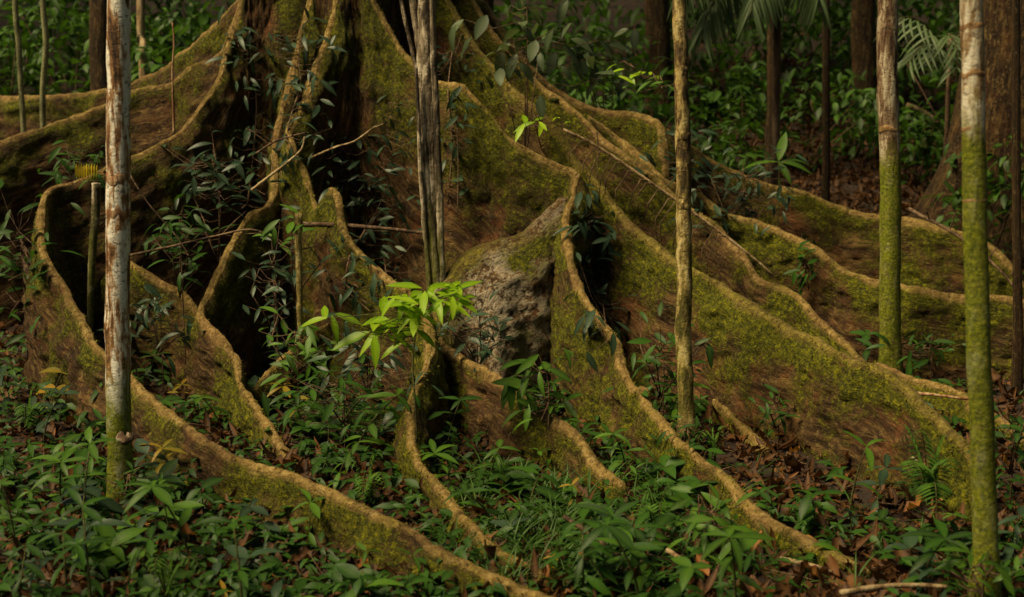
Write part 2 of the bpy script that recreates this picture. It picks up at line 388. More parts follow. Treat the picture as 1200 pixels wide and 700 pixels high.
# ------------------------------------------------------------------ the buttressed tree
def blotf(p):
    return .5 + .36 * noise.noise(p * 2.6) + .18 * noise.noise(p * 6.1 + Vector((9, 0, 0))) + .08 * noise.noise(p * 15)
moss_spots = []      # (point, outward normal, height) of mossy bark
fin_plan = []          # (x, y, ridge height above ground) along every root, to keep plants clear of the wood
def fin(name, pts, mat, parent, top=0.036, flare=0.11, wob=0.018, seed=0.0, label=None, step=0.03, bulge=0.0, shoulder=0.06, tuft=0.0):
    W = []
    for p in pts:
        q = P(*p[:3]); W.append((q.x, q.y, q.z, p[3] if len(p) > 3 else 1.0))
    S = spline(W, step); n = len(S)
    # smooth plan tangents
    xy = S[:, :2]
    k = 5
    T = np.array([xy[min(i + k, n - 1)] - xy[max(i - k, 0)] for i in range(n)])
    L = np.linalg.norm(T, axis=1, keepdims=True); T = T / np.maximum(L, 1e-6)
    T2 = np.array([T[max(0, i - 4):i + 5].mean(0) for i in range(n)]); T2 /= np.maximum(np.linalg.norm(T2, axis=1, keepdims=True), 1e-6)
    NS, NC = 46, 9
    v = []; f = []; uv = []; rid = []; fl = []; bl = []
    s = 0.0
    for i in range(n):
        x, y, z, wd = S[i]
        if i: s += float(np.linalg.norm(S[i, :3] - S[i - 1, :3]))
        nx_, ny_ = -T2[i, 1], T2[i, 0]
        wb = wob * (noise.noise((s * 2.3, seed, 1.0)) * 1.6 + noise.noise((s * 6.0, seed, 5.0)) * 0.7 + noise.noise((s * 15.0, seed, 6.0)) * 0.45)
        x += nx_ * wb; y += ny_ * wb
        z += wob * (0.9 * noise.noise((s * 3.1, seed, 9.0)) + 0.5 * noise.noise((s * 9.0, seed, 2.0)))
        g = gz(x, y); H = max(z - g, 0.02)
        fin_plan.append((x, y, H))
        bury = 0.14; Ht = H + bury
        tr = 0.56 * top * wd * (1 + 0.6 * noise.noise((s * 4.0, seed, 21.0)) + 0.35 * noise.noise((s * 13.0, seed, 4.0)))
        br = tr + flare * wd * min(1.0, 0.35 + H * 0.6)
        row = []
        for side in (-1, 1):
            pts_s = []
            for j in range(NS):
                u = (j + 1) / NS; u = u ** 1.25
                d = u * Ht
                hw = tr + shoulder * wd * (1 - math.exp(-d / 0.16)) * (1 + .5 * noise.noise((s * 2.2, seed + side, 40.0))) + (br - tr) * (u ** 2.0) + bulge * (wd - 0.9) * math.sin(math.pi * min(1, u * 1.15)) ** 0.8
                pts_s.append((side * hw, z - tr * 0.75 - d * (1 - 0.75 * tr / max(Ht, .05)), d, u))
            row.append(pts_s)
        cap = []
        for c in range(NC):
            a = math.pi * (c + 0.0) / (NC - 1)
            cap.append((-math.cos(a) * tr, z - tr * 0.75 + math.sin(a) * tr * 0.75, 0.0, 0.0))
        sec = row[0][::-1] + cap + row[1]
        for (o, zz, d, u) in sec:
            p = Vector((x + nx_ * o, y + ny_ * o, zz))
            amp = min(1.0, d / 0.12) if d > 0 else 0.0
            q = Vector((p.x * 1.7, p.y * 1.7, p.z * 2.6 + seed))
            dsp = amp * (0.045 * noise.noise(q) + 0.026 * noise.noise(q * 2.9) + 0.024 * noise.noise(q * 7.0) + 0.016 * noise.noise(q * 17.0))
            dsp += amp * 0.006 * math.sin(d * 30 + 3 * noise.noise((s * 1.2, d * 2, seed)))   # folds that run with the crest
            dsp += (1 - amp) * 0.006 * noise.noise(p * 14)
            sg = 1 if o > 0 else -1
            p.x += nx_ * dsp * sg; p.y += ny_ * dsp * sg
            if d == 0: p.z += 0.010 * noise.noise(p * 22)
            v.append(p); uv.append((s, (d + 0.02) * sg)); rid.append(math.exp(-d / 0.030)); fl.append(math.exp(-d / 0.45) * 1.7 - 0.65); bl.append(blotf(p))
            if rnd.random() < tuft * 2.1 and bl[-1] * .95 + fl[-1] * .2 > .56 and p.z > g + .02: moss_spots.append((p.copy(), Vector((nx_ * sg, ny_ * sg, .35 + (2.5 if d < .02 else 0))).normalized()))
    m = len(sec)
    for i in range(n - 1):
        for k in range(m - 1):
            f.append((i * m + k, (i + 1) * m + k, (i + 1) * m + k + 1, i * m + k + 1))
    f.append(tuple(range(m))); f.append(tuple((n - 1) * m + k for k in range(m - 1, -1, -1)))
    o = link(name, mesh(name, v, f, attrs={'ridge': rid, 'flank': fl, 'blot': bl}, uv=uv), M[mat], parent)
    if label: o['label'] = label
    return o

tb = G(395, 10.35)
tree = empty('buttress_tree', (0, 0, 0), 'giant rainforest tree with tall winding mossy plank buttress roots', 'tree')
tv = []; tf = []; tuv = []; tr_ = []; tfl = []
NT, NZ = 96, 90
for j in range(NZ):
    z = -0.3 + 9.0 * (j / (NZ - 1)) ** 1.15
    for k in range(NT):
        a = 2 * math.pi * k / NT
        r = 0.52 + 0.28 * math.exp(-max(z, 0) / 0.9) + 0.05 * math.sin(5 * a + 0.8) + 0.03 * math.sin(9 * a)
        c = Vector((math.cos(a), math.sin(a), 0))
        q = Vector((c.x * 1.4, c.y * 1.4, z * 0.8))
        r += 0.06 * noise.noise(q * 1.5) + 0.03 * noise.noise(q * 4) + 0.012 * noise.noise(q * 11)
        tv.append((tb.x + c.x * r, tb.y + c.y * r, tb.z + z)); tuv.append((z, a * 0.6)); tr_.append(0.0); tfl.append(0.2)
for j in range(NZ - 1):
    for k in range(NT):
        k2 = (k + 1) % NT
        tf.append((j * NT + k, j * NT + k2, (j + 1) * NT + k2, (j + 1) * NT + k))
link('trunk', mesh('trunk', tv, tf, attrs={'ridge': tr_, 'flank': tfl, 'blot': [blotf(Vector(q)) for q in tv]}, uv=tuv), M['bark_red'], tree)

ROOTS = [
 # crest points: photograph pixel and distance
 ('bark_front', 'sinuous brown root that turns forward round the pale stem to the front', 0.040, 0.10,
  [(350,-260,10.0),(318,-120,9.95),(290,-40,9.95),(275,20,9.9),(262,70,9.8),(245,110,9.7),(215,150,9.5),(180,172,9.35),(150,184,9.25),(115,200,9.15),(85,212,9.1),(60,219,9.0),(49,240,8.8),(50,280,8.6),(62,312,8.45),(80,348,8.25),(100,380,8.0),(120,410,7.75),(150,440,7.4),(200,482,6.95),(260,527,6.5),(330,550,6.2),(400,580,5.9),(470,615,5.6),(540,655,5.35),(600,683,5.2),(655,703,5.08)]),
 ('bark_brown', None, 0.045, 0.10,
  [(340,-140,10.4),(300,-40,10.35),(270,30,10.3),(257,62,10.3),(222,80,10.5),(197,98,10.6),(160,104,10.7),(125,120,10.7),(75,140,10.6),(0,166,10.4),(-70,195,10.2),(-160,255,10.0),(-250,340,9.8),(-290,400,9.7)]),
 ('bark_brown', None, 0.06, 0.10,
  [(330,-120,10.7),(300,-30,10.7),(270,8,10.8),(240,40,10.9),(215,62,11.2),(190,80,11.6),(150,97,12.0),(100,108,12.3),(40,112,12.5),(-70,112,12.8),(-180,150,13.0),(-280,220,13.2),(-340,290,13.3)]),
 ('bark', 'narrow winding root crest ending short among seedlings', 0.040, 0.10,
  [(365,-10,9.75),(345,70,9.65),(330,130,9.5),(322,168,9.4),(322,215,9.25),(314,240,9.1),(295,248,8.95),(276,274,8.75),(263,300,8.6),(248,330,8.45),(235,362,8.3),(244,380,8.15),(258,393,8.05),(279,420,7.85),(281,446,7.7),(301,473,7.5),(322,504,7.3),(343,541,6.95),(358,566,6.72)]),
 ('bark_moss', 'twisting root with a rounded notch in its crest', 0.040, 0.11,
  [(412,-220,9.8),(402,-60,9.7),(392,0,9.65),(381,40,9.6),(370,75,9.5),(357,117,9.4),(341,145,9.3),(345,172,9.2),(360,207,9.1),(371,243,8.97),(380,227,8.87),(391,218,8.77),(400,230,8.67),(404,262,8.55),(420,295,8.4),(450,320,8.2),(475,336,8.0),(497,362,7.8),(506,395,7.65),(500,430,7.45),(487,460,7.2),(480,483,7.0),(485,520,6.75),(503,557,6.5),(535,594,6.1),(561,624,5.8),(588,645,5.6),(618,664,5.46),(640,680,5.36)]),
 ('bark_moss', 'green buttress that sweeps right then snakes forward', 0.042, 0.11,
  [(405,-260,9.75),(425,-60,9.7),(440,0,9.65),(462,40,9.6),(482,70,9.5),(502,90,9.4),(522,96,9.3),(541,98,9.2),(553,110,9.15),(575,135,9.1),(597,161,9.05),(622,176,9.0),(650,190,8.95),(678,200,8.88),(672,222,8.75),(662,247,8.6),(665,280,8.45),(679,325,8.25),(699,367,8.0),(725,399,7.75),(731,430,7.5),(744,454,7.3),(756,454,7.22),(759,474,7.12),(782,499,6.85),(829,541,6.45),(864,573,6.2),(887,594,6.02),(935,621,5.78),(988,647,5.56),(1020,666,5.43)]),
 ('bark_lichen', 'swollen hump of buttress crusted with pale lichen', 0.05, 0.16,
  [(668,228,8.80,1),(655,233,8.74,1),(640,247,8.7,1.1),(610,272,8.62,1.5),(570,283,8.55,1.8),(540,300,8.48,1.7),(524,325,8.4,1.3),(514,365,8.25,1),(512,398,8.1,1)]),
 ('bark', None, 0.045, 0.09,
  [(505,385,8.2),(516,401,8.0),(545,418,7.75),(577,437,7.5),(604,457,7.3),(646,483,7.0),(683,515,6.75),(699,541,6.6),(730,570,6.42)]),
 ('bark_green', 'broad straight mossy buttress running down towards the ringed palm stem', 0.05, 0.14,
  [(470,-200,10.3),(515,-30,10.2),(535,15,10.1),(560,55,10.0),(578,76,9.9),(600,100,9.8),(630,125,9.65),(655,155,9.5),(676,186,9.3),(697,207,9.15),(722,242,8.9),(750,272,8.7),(800,305,8.4),(845,332,8.1),(872,351,7.9),(925,383,7.5),(972,404,7.2),(1004,417,7.0),(1030,428,6.85),(1067,457,6.65),(1099,489,6.5),(1131,520,6.35),(1140,545,6.25),(1143,585,6.15)]),
 ('bark', None, 0.05, 0.10,
  [(480,-160,10.6),(540,-30,10.5),(570,25,10.4),(590,50,10.3),(625,90,10.2),(675,130,10.0),(715,165,9.8),(750,190,9.65),(800,235,9.4),(840,265,9.2),(870,295,9.0),(888,322,8.9),(930,340,8.75),(961,372,8.55),(998,409,8.3),(1022,436,8.15)]),
 ('bark', None, 0.055, 0.10,
  [(690,135,10.15),(715,152,10.2),(750,180,10.1),(780,208,10.0),(820,225,9.95),(850,248,9.85),(890,260,9.8),(950,285,9.6),(990,315,9.4),(1050,331,9.2),(1125,345,9.0),(1180,347,8.9),(1225,362,8.8),(1290,392,8.7),(1350,430,8.6),(1385,455,8.55)]),
 ('bark_moss', None, 0.06, 0.10,
  [(780,150,10.9),(840,190,11.1),(890,212,11.1),(935,222,11.0),(1000,245,10.8),(1075,257,10.5),(1130,272,10.3),(1165,287,10.2),(1190,315,10.1),(1212,346,10.0),(1250,372,9.9),(1290,395,9.85)]),
 ('bark_brown', None, 0.055, 0.12,
  [(500,-120,10.9),(555,-20,10.9),(580,20,10.8),(597,45,10.7),(640,95,10.6),(680,118,10.5),(720,130,10.4),(755,133,10.3),(772,142,10.2),(779,170,10.1),(783,205,10.05)]),
 ('bark_moss', None, 0.045, 0.06,
  [(128,292,9.1),(152,306,9.02),(190,328,8.9),(220,350,8.8),(238,378,8.7)]),
 ('bark_moss', None, 0.03, 0.05, [(385,378,8.5),(360,394,8.4),(345,405,8.3),(317,430,8.15),(297,456,7.95)]),
 ('bark_moss', None, 0.05, 0.05, [(1030,424,8.7),(1062,440,8.45),(1120,457,8.05),(1162,483,7.6),(1220,518,7.15)]),
 ('bark', None, 0.045, 0.05, [(1080,440,8.95),(1110,431,8.95),(1150,428,8.95),(1215,434,8.9)]),
 ('bark_moss', None, 0.04, 0.05, [(838,462,8.0),(858,485,7.7),(880,506,7.4),(900,526,7.15)]),
]
for i, (mt, lab, top, fla, pts) in enumerate(ROOTS):
    fin('buttress_root', pts, mt, tree, top, fla, seed=i * 7.3 + 1, label=lab, bulge=0.2 if mt == 'bark_lichen' else 0, tuft={'bark_green': .30, 'bark_moss': .26, 'bark': .15, 'bark_front': .13}.get(mt, .03))
from mathutils.bvhtree import BVHTree
bv = []; bf = []
for o in list(tree.children):
    off = len(bv); bv += [v_.co.copy() for v_ in o.data.vertices]; bf += [tuple(a + off for a in p.vertices) for p in o.data.polygons]
off = len(bv); bv += [Vector(a) for a in gv]; bf += [tuple(a + off for a in p) for p in gf]
BVH = BVHTree.FromPolygons(bv, bf)
def hitD(px, py, default=14.0):
    """distance Y of the wood or soil seen at that pixel: things that grow on it are set just in front"""
    p = P(px, py, 1.0) - Vector((0, 0, CAM_H)); h = BVH.ray_cast(Vector((0, 0, CAM_H)), p.normalized())
    return h[0].y if h[0] is not None else default
mats = []; tn = []
for p, nn in moss_spots:
    ya = math.atan2(-nn.x, nn.y) + rnd.uniform(-.9, .9)
    mats.append(np.array(lm(p - nn * .003, ya, rnd.uniform(.1, 1.3), rnd.uniform(-.8, .8), rnd.choice([.006, .008, .009, .011, .014, .019])))); tn.append(rnd.random())
tag(scatter('moss', 'tuft', mats, tn, 'moss', tree), kind='stuff')
kd = kdtree.KDTree(len(fin_plan))
for i, p in enumerate(fin_plan): kd.insert((p[0], p[1], 0), i)
kd.balance()
def fin_near(x, y):
    c, i, d = kd.find((x, y, 0)); return d

# ------------------------------------------------------------------ slender stems
def stem_thing(name, label, cat, pts, r0, r1, mat, n=14, jit=0.08, part='trunk', group=None, rings=None, ring_mat='scar', seed=0, wob=.014):
    W = [P(*p) for p in pts]
    base = W[-1].copy(); base.z = gz(base.x, base.y) - 0.06
    W.append(base)
    S = spline([tuple(q) for q in W], 0.05)
    for i in range(len(S)):
        S[i][0] += wob * (noise.noise((S[i][2] * 1.1, seed, 3)) + .5 * noise.noise((S[i][2] * 3.7, seed, 8))); S[i][1] += wob * noise.noise((S[i][2] * 1.3, seed, 5))
    t = empty(name, (0, 0, 0), label, cat, group)
    k = len(S); rad = [r0 + (r1 - r0) * i / (k - 1) for i in range(k)]
    rad = [r * (1 + 0.05 * noise.noise((i * 0.12, seed, 0))) for i, r in enumerate(rad)]
    for i in range(1, 7): rad[-i] *= 1 + 0.09 * (7 - i)
    tube(part, S, rad, M[mat], t, n, jit, seed)
    if rings:
        for z, rr in rings:
            i = min(range(k), key=lambda q: abs(S[q][2] - z))
            c = S[i]; R0 = rad[i]
            v, f, uv = tube_data([(c[0], c[1], c[2] - rr), (c[0], c[1], c[2] - rr * .4), (c[0], c[1], c[2] + rr * .4), (c[0], c[1], c[2] + rr)], [R0 * 0.97, R0 * 1.008, R0 * 1.008, R0 * 0.97], n, jit, seed)
            v = [Vector((p.x, p.y, p.z + rr * 1.3 * noise.noise(((p.x - c[0]) * 38, (p.y - c[1]) * 38, z * 5)))) for p in v]
            link('leaf_scar_ring', mesh('leaf_scar_ring', v, f, uv=uv), M[ring_mat], t)
    return t, S, rad

s1, S1, r1_ = stem_thing('slender_tree', 'pale blotched slender trunk with mossy foot and shelf fungus', 'tree',
    [(136,-420,6.35),(138,-60,6.35),(139,100,6.35),(138,250,6.34),(138,400,6.33),(140,520,6.3)], 0.048, 0.058, 'pale_stem', 18, 0.10,
    rings=[(1.50, .026), (1.37, .034)], ring_mat='red_ring', seed=1)
v = []; f = []   # a shelf fungus on the mossy foot
fc = P(147, 512, 6.22)
for i in range(9):
    for k in range(12):
        a = math.pi * k / 11; rr = 0.036 * math.sin(math.pi * (i + .5) / 9) * (1 + .12 * math.sin(5 * a))
        v.append(fc + Vector((math.cos(a) * rr * 1.1, -math.sin(a) * rr, 0.022 * math.cos(math.pi * i / 8) - .016 * math.sin(a) + .012 * noise.noise((a * 2, i * .4, 0)))))
for i in range(8):
    for k in range(11): f.append((i * 12 + k, i * 12 + k + 1, i * 12 + k + 13, i * 12 + k + 12))
tag(link('shelf_fungus', mesh('shelf_fungus', v, f), M['fungus']), 'small brown and white shelf fungus on the mossy foot of the pale trunk', 'fungus')
for k in range(5):   # prop roots at its foot
    a = R(200 + 35 * k); b = S1[-1]
    tube('prop_root', [(b[0], b[1], b[2] + .22), (b[0] + .06 * math.cos(a), b[1] + .06 * math.sin(a), b[2] + .12), (b[0] + .11 * math.cos(a), b[1] + .11 * math.sin(a), b[2] - .03)], [.02, .018, .014], M['red_ring'], s1, 7)

s5, S5, r5_ = stem_thing('ringed_palm', 'ringed palm stem, mossy green below and chalky white above', 'palm',
    [(1134,-420,5.3),(1139,-20,5.25),(1141,120,5.22),(1144,300,5.18),(1149,460,5.12),(1153,600,5.08),(1156,668,5.05)], 0.038, 0.047, 'green_palm', 20, 0.05,
    rings=[(2.19, .018), (2.00, .014), (1.80, .012), (1.57, .008), (1.30, .004), (1.02, .004), (0.70, .004)], seed=5)
s3, S3, r3_ = stem_thing('sapling_trunk', 'thin crooked trunk flecked with yellow lichen before the broad mossy buttress', 'tree',
    [(790,-420,7.45),(793,-60,7.4),(796,60,7.38),(800,160,7.36),(801,300,7.34),(804,400,7.3),(806,485,7.25)], 0.030, 0.044, 'lichen_stem', 12, 0.22,
    rings=[(1.98, .03), (1.66, .02), (1.28, .02)], ring_mat='lichen_stem', seed=9, wob=.03)
s4, S4, r4_ = stem_thing('sapling_trunk', 'straight trunk, brown above and mossy green below, behind the broad buttress', 'tree',
    [(1037,-420,8.9),(1039,-30,8.9),(1040,120,8.88),(1043,250,8.86),(1044,400,8.84)], 0.058, 0.068, 'brown_stem', 14, 0.10,
    rings=[(1.62, .02)], seed=13)
# dead fibrous stem: several strands side by side
dead = empty('dead_tree', (0, 0, 0), 'dead grey stem of split fibrous strands before the tree', 'dead tree')
for i, (pts, a, b) in enumerate([
    ([(497,-320,8.55),(499,-20,8.55),(500,60,8.54),(503,140,8.53),(507,220,8.5),(510,300,8.48),(513,360,8.45)], .048, .052),
    ([(470,-250,8.6),(482,-20,8.58),(492,60,8.55),(495,130,8.5),(499,200,8.47),(505,270,8.44),(512,330,8.4)], .018, .028),
    ([(508,-200,8.5),(507,30,8.5),(511,120,8.48),(515,230,8.45),(517,300,8.42),(518,350,8.4)], .016, .026),
    ([(488,80,8.47),(492,180,8.44),(497,260,8.42),(503,330,8.4)], .010, .022),
    ([(452,-120,8.6),(468,-10,8.58),(482,55,8.56),(494,105,8.52)], .009, .014)]):
    W = [P(*p) for p in pts]
    if i != 4:
        q = W[-1].copy(); q.z = gz(q.x, q.y) - .05; W.append(q)
    S = spline([tuple(q) for q in W], 0.05)
    tube('trunk' if i == 0 else 'strand', S, [a + (b - a) * k / len(S) for k in range(len(S))], M['grey_stem'], dead, 12, 0.28, i * 3.0)

# ------------------------------------------------------------------ plants with separate leaves
def proto_seedling(kind, h, nodes, L, spread=1.0, seed=0, top_whorl=4, lean=0.1, droop=0.0):
    r = random.Random(seed); leaves = []; stem = []
    ax = r.uniform(-lean, lean); ay = r.uniform(-lean, lean)
    def at(t): return Vector((ax * t * t, ay * t * t, h * t))
    stem = [tuple(at(t / 5)) for t in range(6)]
    yaw = r.uniform(0, 6.28)
    for k in range(nodes):
        t = (k + 1.2) / (nodes + 1.2); yaw += math.pi / 2 + r.uniform(-.4, .4)
        for s in (0, math.pi):
            leaves.append((at(t), yaw + s + r.uniform(-.25, .25), r.uniform(-.25, .35) - droop, r.uniform(-.35, .35), L * r.uniform(.65, 1.05)))
    for k in range(top_whorl):
        leaves.append((at(1.0), yaw + 2 * math.pi * k / max(1, top_whorl) + r.uniform(-.3, .3), r.uniform(-.05, .55) - droop, r.uniform(-.3, .3), L * r.uniform(.6, 1.1)))
    return kind, stem, leaves, h
def stem_me(stem, r0, mat):
    v, f, uv = tube_data(stem, [r0 * (1 - .5 * i / (len(stem) - 1)) for i in range(len(stem))], 5)
    me = mesh('stem', v, f, uv=uv); me.materials.append(M[mat]); return me
def plant(name, label, cat, loc, rz, proto, mat, group=None, scale=1.0, stem_mat_='stalk', _c={}):
    kind, stem, leaves, h = proto
    o = empty(name, loc, label, cat, group, rz); o.scale = (scale,) * 3
    key = id(leaves)
    if key not in _c: _c[key] = stem_me(stem, 0.0035 + 0.004 * h, stem_mat_)
    link('stem', _c[key], None, o)
    for i, (p, ya, pi_, ro, s) in enumerate(leaves):
        link('leaf', leaf_variant(kind, i % len(SHAPES[kind]), mat), None, o, lm(p, ya, pi_, ro, s, .22, rz))
    return o
PROT = [proto_seedling(['broad', 'lance', 'lance', 'broad', 'lance'][i % 5], .09 + .045 * (i % 5), 1 + i % 3, .098 + .010 * (i % 4), seed=100 + i, top_whorl=3 + i % 3) for i in range(15)]
PROT += [proto_seedling('broad', .14 + .03 * i, 2, .135, seed=300 + i, top_whorl=2 + i % 2, droop=.2) for i in range(3)] + [proto_seedling('lance', .26, 4, .13, seed=310 + i, top_whorl=3, droop=.3, lean=.2) for i in range(2)]

LAND = [((138, 6.3), 'low green seedling in the dark undergrowth around the mossy-footed pale trunk', 'seedlings around the pale trunk'),
        ((250, 5.4), 'low green seedling in front of the long low root crest by the pale trunk', 'seedlings in front of the low front root'),
        ((390, 7.0), 'low leafy seedling between the narrow winding root and the twisting notched root', 'seedlings between the winding roots'),
        ((600, 6.2), 'low leafy seedling at the foot of the short root below the lichen hump', 'seedlings below the lichen hump'),
        ((780, 5.6), 'low leafy seedling in front of the green snaking root', 'seedlings in front of the snaking root'),
        ((880, 6.8), 'low seedling in brown litter between snaking root and broad mossy buttress', 'seedlings under the broad buttress'),
        ((1120, 5.2), 'low seedling in leaf litter around the foot of the ringed palm stem', 'seedlings at the ringed palm stem'),
        ((1120, 8.6), 'low seedling on the ground behind the broad mossy buttress', 'seedlings behind the broad buttress'),
        ((60, 8.2), 'low seedling by the bend of the sinuous root behind the pale trunk', 'seedlings at the bend of the root'),
        ((900, 13.0), 'small seedling on the litter slope behind the roots', 'seedlings on the far slope')]
LW = [(G(a, b), l, g) for (a, b), l, g in LAND]
def zone(p):
    return min(LW, key=lambda q: (q[0].x - p.x) ** 2 + (q[0].y - p.y) ** 2)
def project(p):
    d = p - Vector((0, 0, CAM_H)); z = d.y * cp - d.z * sp
    return 600 + d.x / z * FPX, 350 - (d.y * sp + d.z * cp) / z * FPX
CREST = np.array([(*project(Vector((x, y, gz(x, y) + h))), y) for x, y, h in fin_plan if h < .6])
def low_enough(g, h, w):
    """undergrowth this close before a low root stays below its crest"""
    px, py = project(g + Vector((0, 0, h)))
    m_ = (np.abs(CREST[:, 0] - px) < w * FPX / g.y) & (CREST[:, 2] > g.y) & (CREST[:, 2] < g.y + .8) & (CREST[:, 1] > py - 3)
    return not m_.any()
def dens(x, y):
    """how thickly seedlings stand: thick at the left and middle, thin in the litter at the right"""
    d = 0.72 + 0.9 * noise.noise((x * 1.3, y * 1.3, 31)) + .4 * noise.noise((x * 3.1, y * 3.1, 3))
    px = x / y * FPX + 600
    if px > 820: d *= 0.38
    if y > 9.2: d *= 0.35
    return d
spots = []
tries = 0
while len(spots) < 290 and tries < 30000:
    tries += 1
    px = rnd.uniform(-20, 1220); D = 4.95 + 4.6 * rnd.random() ** 1.4
    g = G(px, D)
    if fin_near(g.x, g.y) < 0.09 or rnd.random() > dens(g.x, g.y): continue
    if any((g.x - q[0].x) ** 2 + (g.y - q[0].y) ** 2 < 0.11 ** 2 for q in spots): continue
    pr = PROT[rnd.randrange(20)]; sca = rnd.choice([.5, .6, .75, .9, 1.05, 1.2, 1.4])
    if not low_enough(g, (pr[3] + .05) * sca, .09 * sca): continue
    spots.append((g, pr, sca))
for i, (g, pr, sca) in enumerate(spots):
    _, lab, grp = zone(g)
    q = rnd.random(); mt = 'leaf_mid' if q < .34 else 'leaf_blue' if q < .52 else 'leaf_old' if q < .54 else 'leaf'
    what = {'leaf_mid': 'fresh green', 'leaf_blue': 'dark bluish-green', 'leaf_old': 'yellowing', 'leaf': 'dark green'}[mt] + (' broad-leaved' if pr[0] == 'broad' else ' narrow-leaved')
    lab = what + lab[lab.index(' seedling'):]; grp = what + ' ' + grp
    plant('seedling', lab, 'seedling', g - Vector((0, 0, .01)), rnd.uniform(0, 6.28), pr, mt, grp, sca)

# the carpet of still smaller seedlings between them
mats = []; tn = []
for i in range(7000):
    px = rnd.uniform(-550, 1750); D = 4.6 + 8.5 * rnd.random() ** 1.5
    g = G(px, D)
    if fin_near(g.x, g.y) < 0.07 or rnd.random() > dens(g.x, g.y) * 1.05: continue
    h = rnd.uniform(.03, .13)
    if not low_enough(g, h, .05): continue
    yw = rnd.uniform(0, 6.28); t0 = rnd.random()
    for k in range(rnd.randint(4, 8)):
        yw += 2.4
        mats.append(lm(g + Vector((rnd.gauss(0, .018), rnd.gauss(0, .018), h * rnd.uniform(.4, 1))), yw, rnd.uniform(-.3, .5), rnd.uniform(-.5, .5), rnd.uniform(.045, .105), .2))
        tn.append(min(1, max(0, t0 * .6 + rnd.random() * .4)))
tag(scatter('ground_cover', 'simple', [np.array(m) for m in mats], tn, 'leaf_attr'), 'carpet of tiny dark green seedlings covering the forest floor', 'undergrowth', kind='stuff')

# leaf litter
mats = []; tn = []
for i in range(50000):
    px = rnd.uniform(-100, 1300) if i % 5 < 3 else rnd.uniform(-550, 1750); D = 4.4 + 18 * rnd.random() ** 1.5
    g = G(px, D)
    mats.append(lm(g + Vector((0, 0, rnd.uniform(0.0, .025))), rnd.uniform(0, 6.28), rnd.gauss(0, .35), rnd.gauss(0, .5), rnd.choice([.04, .05, .06, .08, .1, .13])))
    tn.append(rnd.random() ** 1.9)
for i in range(9000):      # the far slope, thick with dead leaves
    g = G(rnd.uniform(760, 1230), rnd.uniform(10.5, 21))
    mats.append(lm(g + Vector((0, 0, rnd.uniform(0.0, .03))), rnd.uniform(0, 6.28), rnd.gauss(0, .4), rnd.gauss(0, .5), rnd.uniform(.06, .14))); tn.append(.55 * rnd.random() ** 1.8)
tag(scatter('leaf_litter', 'dead', [np.array(m) for m in mats], tn, 'litter'), 'brown dead leaves strewn over the forest floor', 'leaf litter', kind='stuff')

# twigs in the litter
V = []; F = []
for i in range(900):
    px = rnd.uniform(-100, 1300); D = 4.5 + 10 * rnd.random() ** 1.5; g = G(px, D); a = rnd.uniform(0, 6.28); L = rnd.uniform(.06, .3)
    d_ = Vector((math.cos(a), math.sin(a), rnd.uniform(-.05, .25))) * L
    r_ = rnd.uniform(.0015, .005)
    v_, f_, _u = tube_data([g + Vector((0, 0, .015)), g + d_ * .5 + Vector((rnd.gauss(0, .01), rnd.gauss(0, .01), .02)), g + d_ + Vector((0, 0, .015))], [r_, r_, r_ * .5], 4)
    F += [tuple(q + len(V) for q in k) for k in f_]; V += v_
tag(link('twig_litter', mesh('twig_litter', V, F), M['dead']), 'thin dead twigs strewn through the leaf litter', 'twigs', kind='stuff')

# grass between the short root and the snaking root, and tufts at the front
mats = []; tn = []
for i in range(170):
    px, py = rnd.gauss(660, 70), rnd.uniform(560, 700)
    if i % 4 == 0: px, py = rnd.uniform(600, 1180), rnd.uniform(560, 700)
    g = GP(px, py); t0 = rnd.random()
    if fin_near(g.x, g.y) < .06: continue
    for k in range(rnd.randint(8, 16)):
        mats.append(lm(g + Vector((rnd.gauss(0, .02), rnd.gauss(0, .02), 0)), rnd.uniform(0, 6.28), rnd.uniform(.7, 1.35), rnd.uniform(-.3, .3), rnd.uniform(.09, .2)))
        tn.append(.5 * t0 + .5 * rnd.random())
tag(scatter('grass', 'blade', [np.array(m) for m in mats], tn, 'grass'), 'thin green grass tufts among the seedlings before the snaking root', 'grass', kind='stuff')

# ------------------------------------------------------------------ particular plants
def leafy(name, label, cat, pts, leaves, kind, mat, r=.006, stem='stalk', group=None, ground=True, seed=0, lean=.45):
    """stem through pts (px,py,D), leaves as a list of (px,py,D,yaw,pitch,roll,size)"""
    W = [P(*p) for p in pts]
    if ground:
        q = W[-1].copy(); q.z = gz(q.x, q.y) - .03; W.append(q)
    t = empty(name, tuple(W[-1]), label, cat, group); off = W[-1]
    S = spline([tuple(q - off) for q in W], .03) if len(W) > 1 else None
    tube('stem', S, [r * (.55 + .45 * i / len(S)) for i in range(len(S))], M[stem], t, 6, .1, seed)
    for i, (px, py, D, ya, pi_, ro, s) in enumerate(leaves):
        link('leaf', leaf_variant(kind, i % len(SHAPES[kind]), mat), None, t, lm(P(px, py, D) - off, ya, pi_, ro, s, lean))
    V = []; F = []      # the petioles and branchlets that carry the leaves
    SS = [Vector(q) for q in S]
    for (px, py, D, *_x) in leaves:
        e = P(px, py, D) - off; b0 = min(SS, key=lambda q: (q - e).length + max(0, q.z - e.z) * 1.5)
        m_ = (e + b0) * .5 + Vector((0, 0, -.12 * (e - b0).length))
        v_, f_, _u = tube_data([b0, m_, e], [.0028, .0022, .0014], 4, cap=False)
        F += [tuple(a + len(V) for a in q) for q in f_]; V += v_
    if V: tag(link('branchlets', mesh('branchlets', V, F), M[stem], t), kind='stuff')
    return t
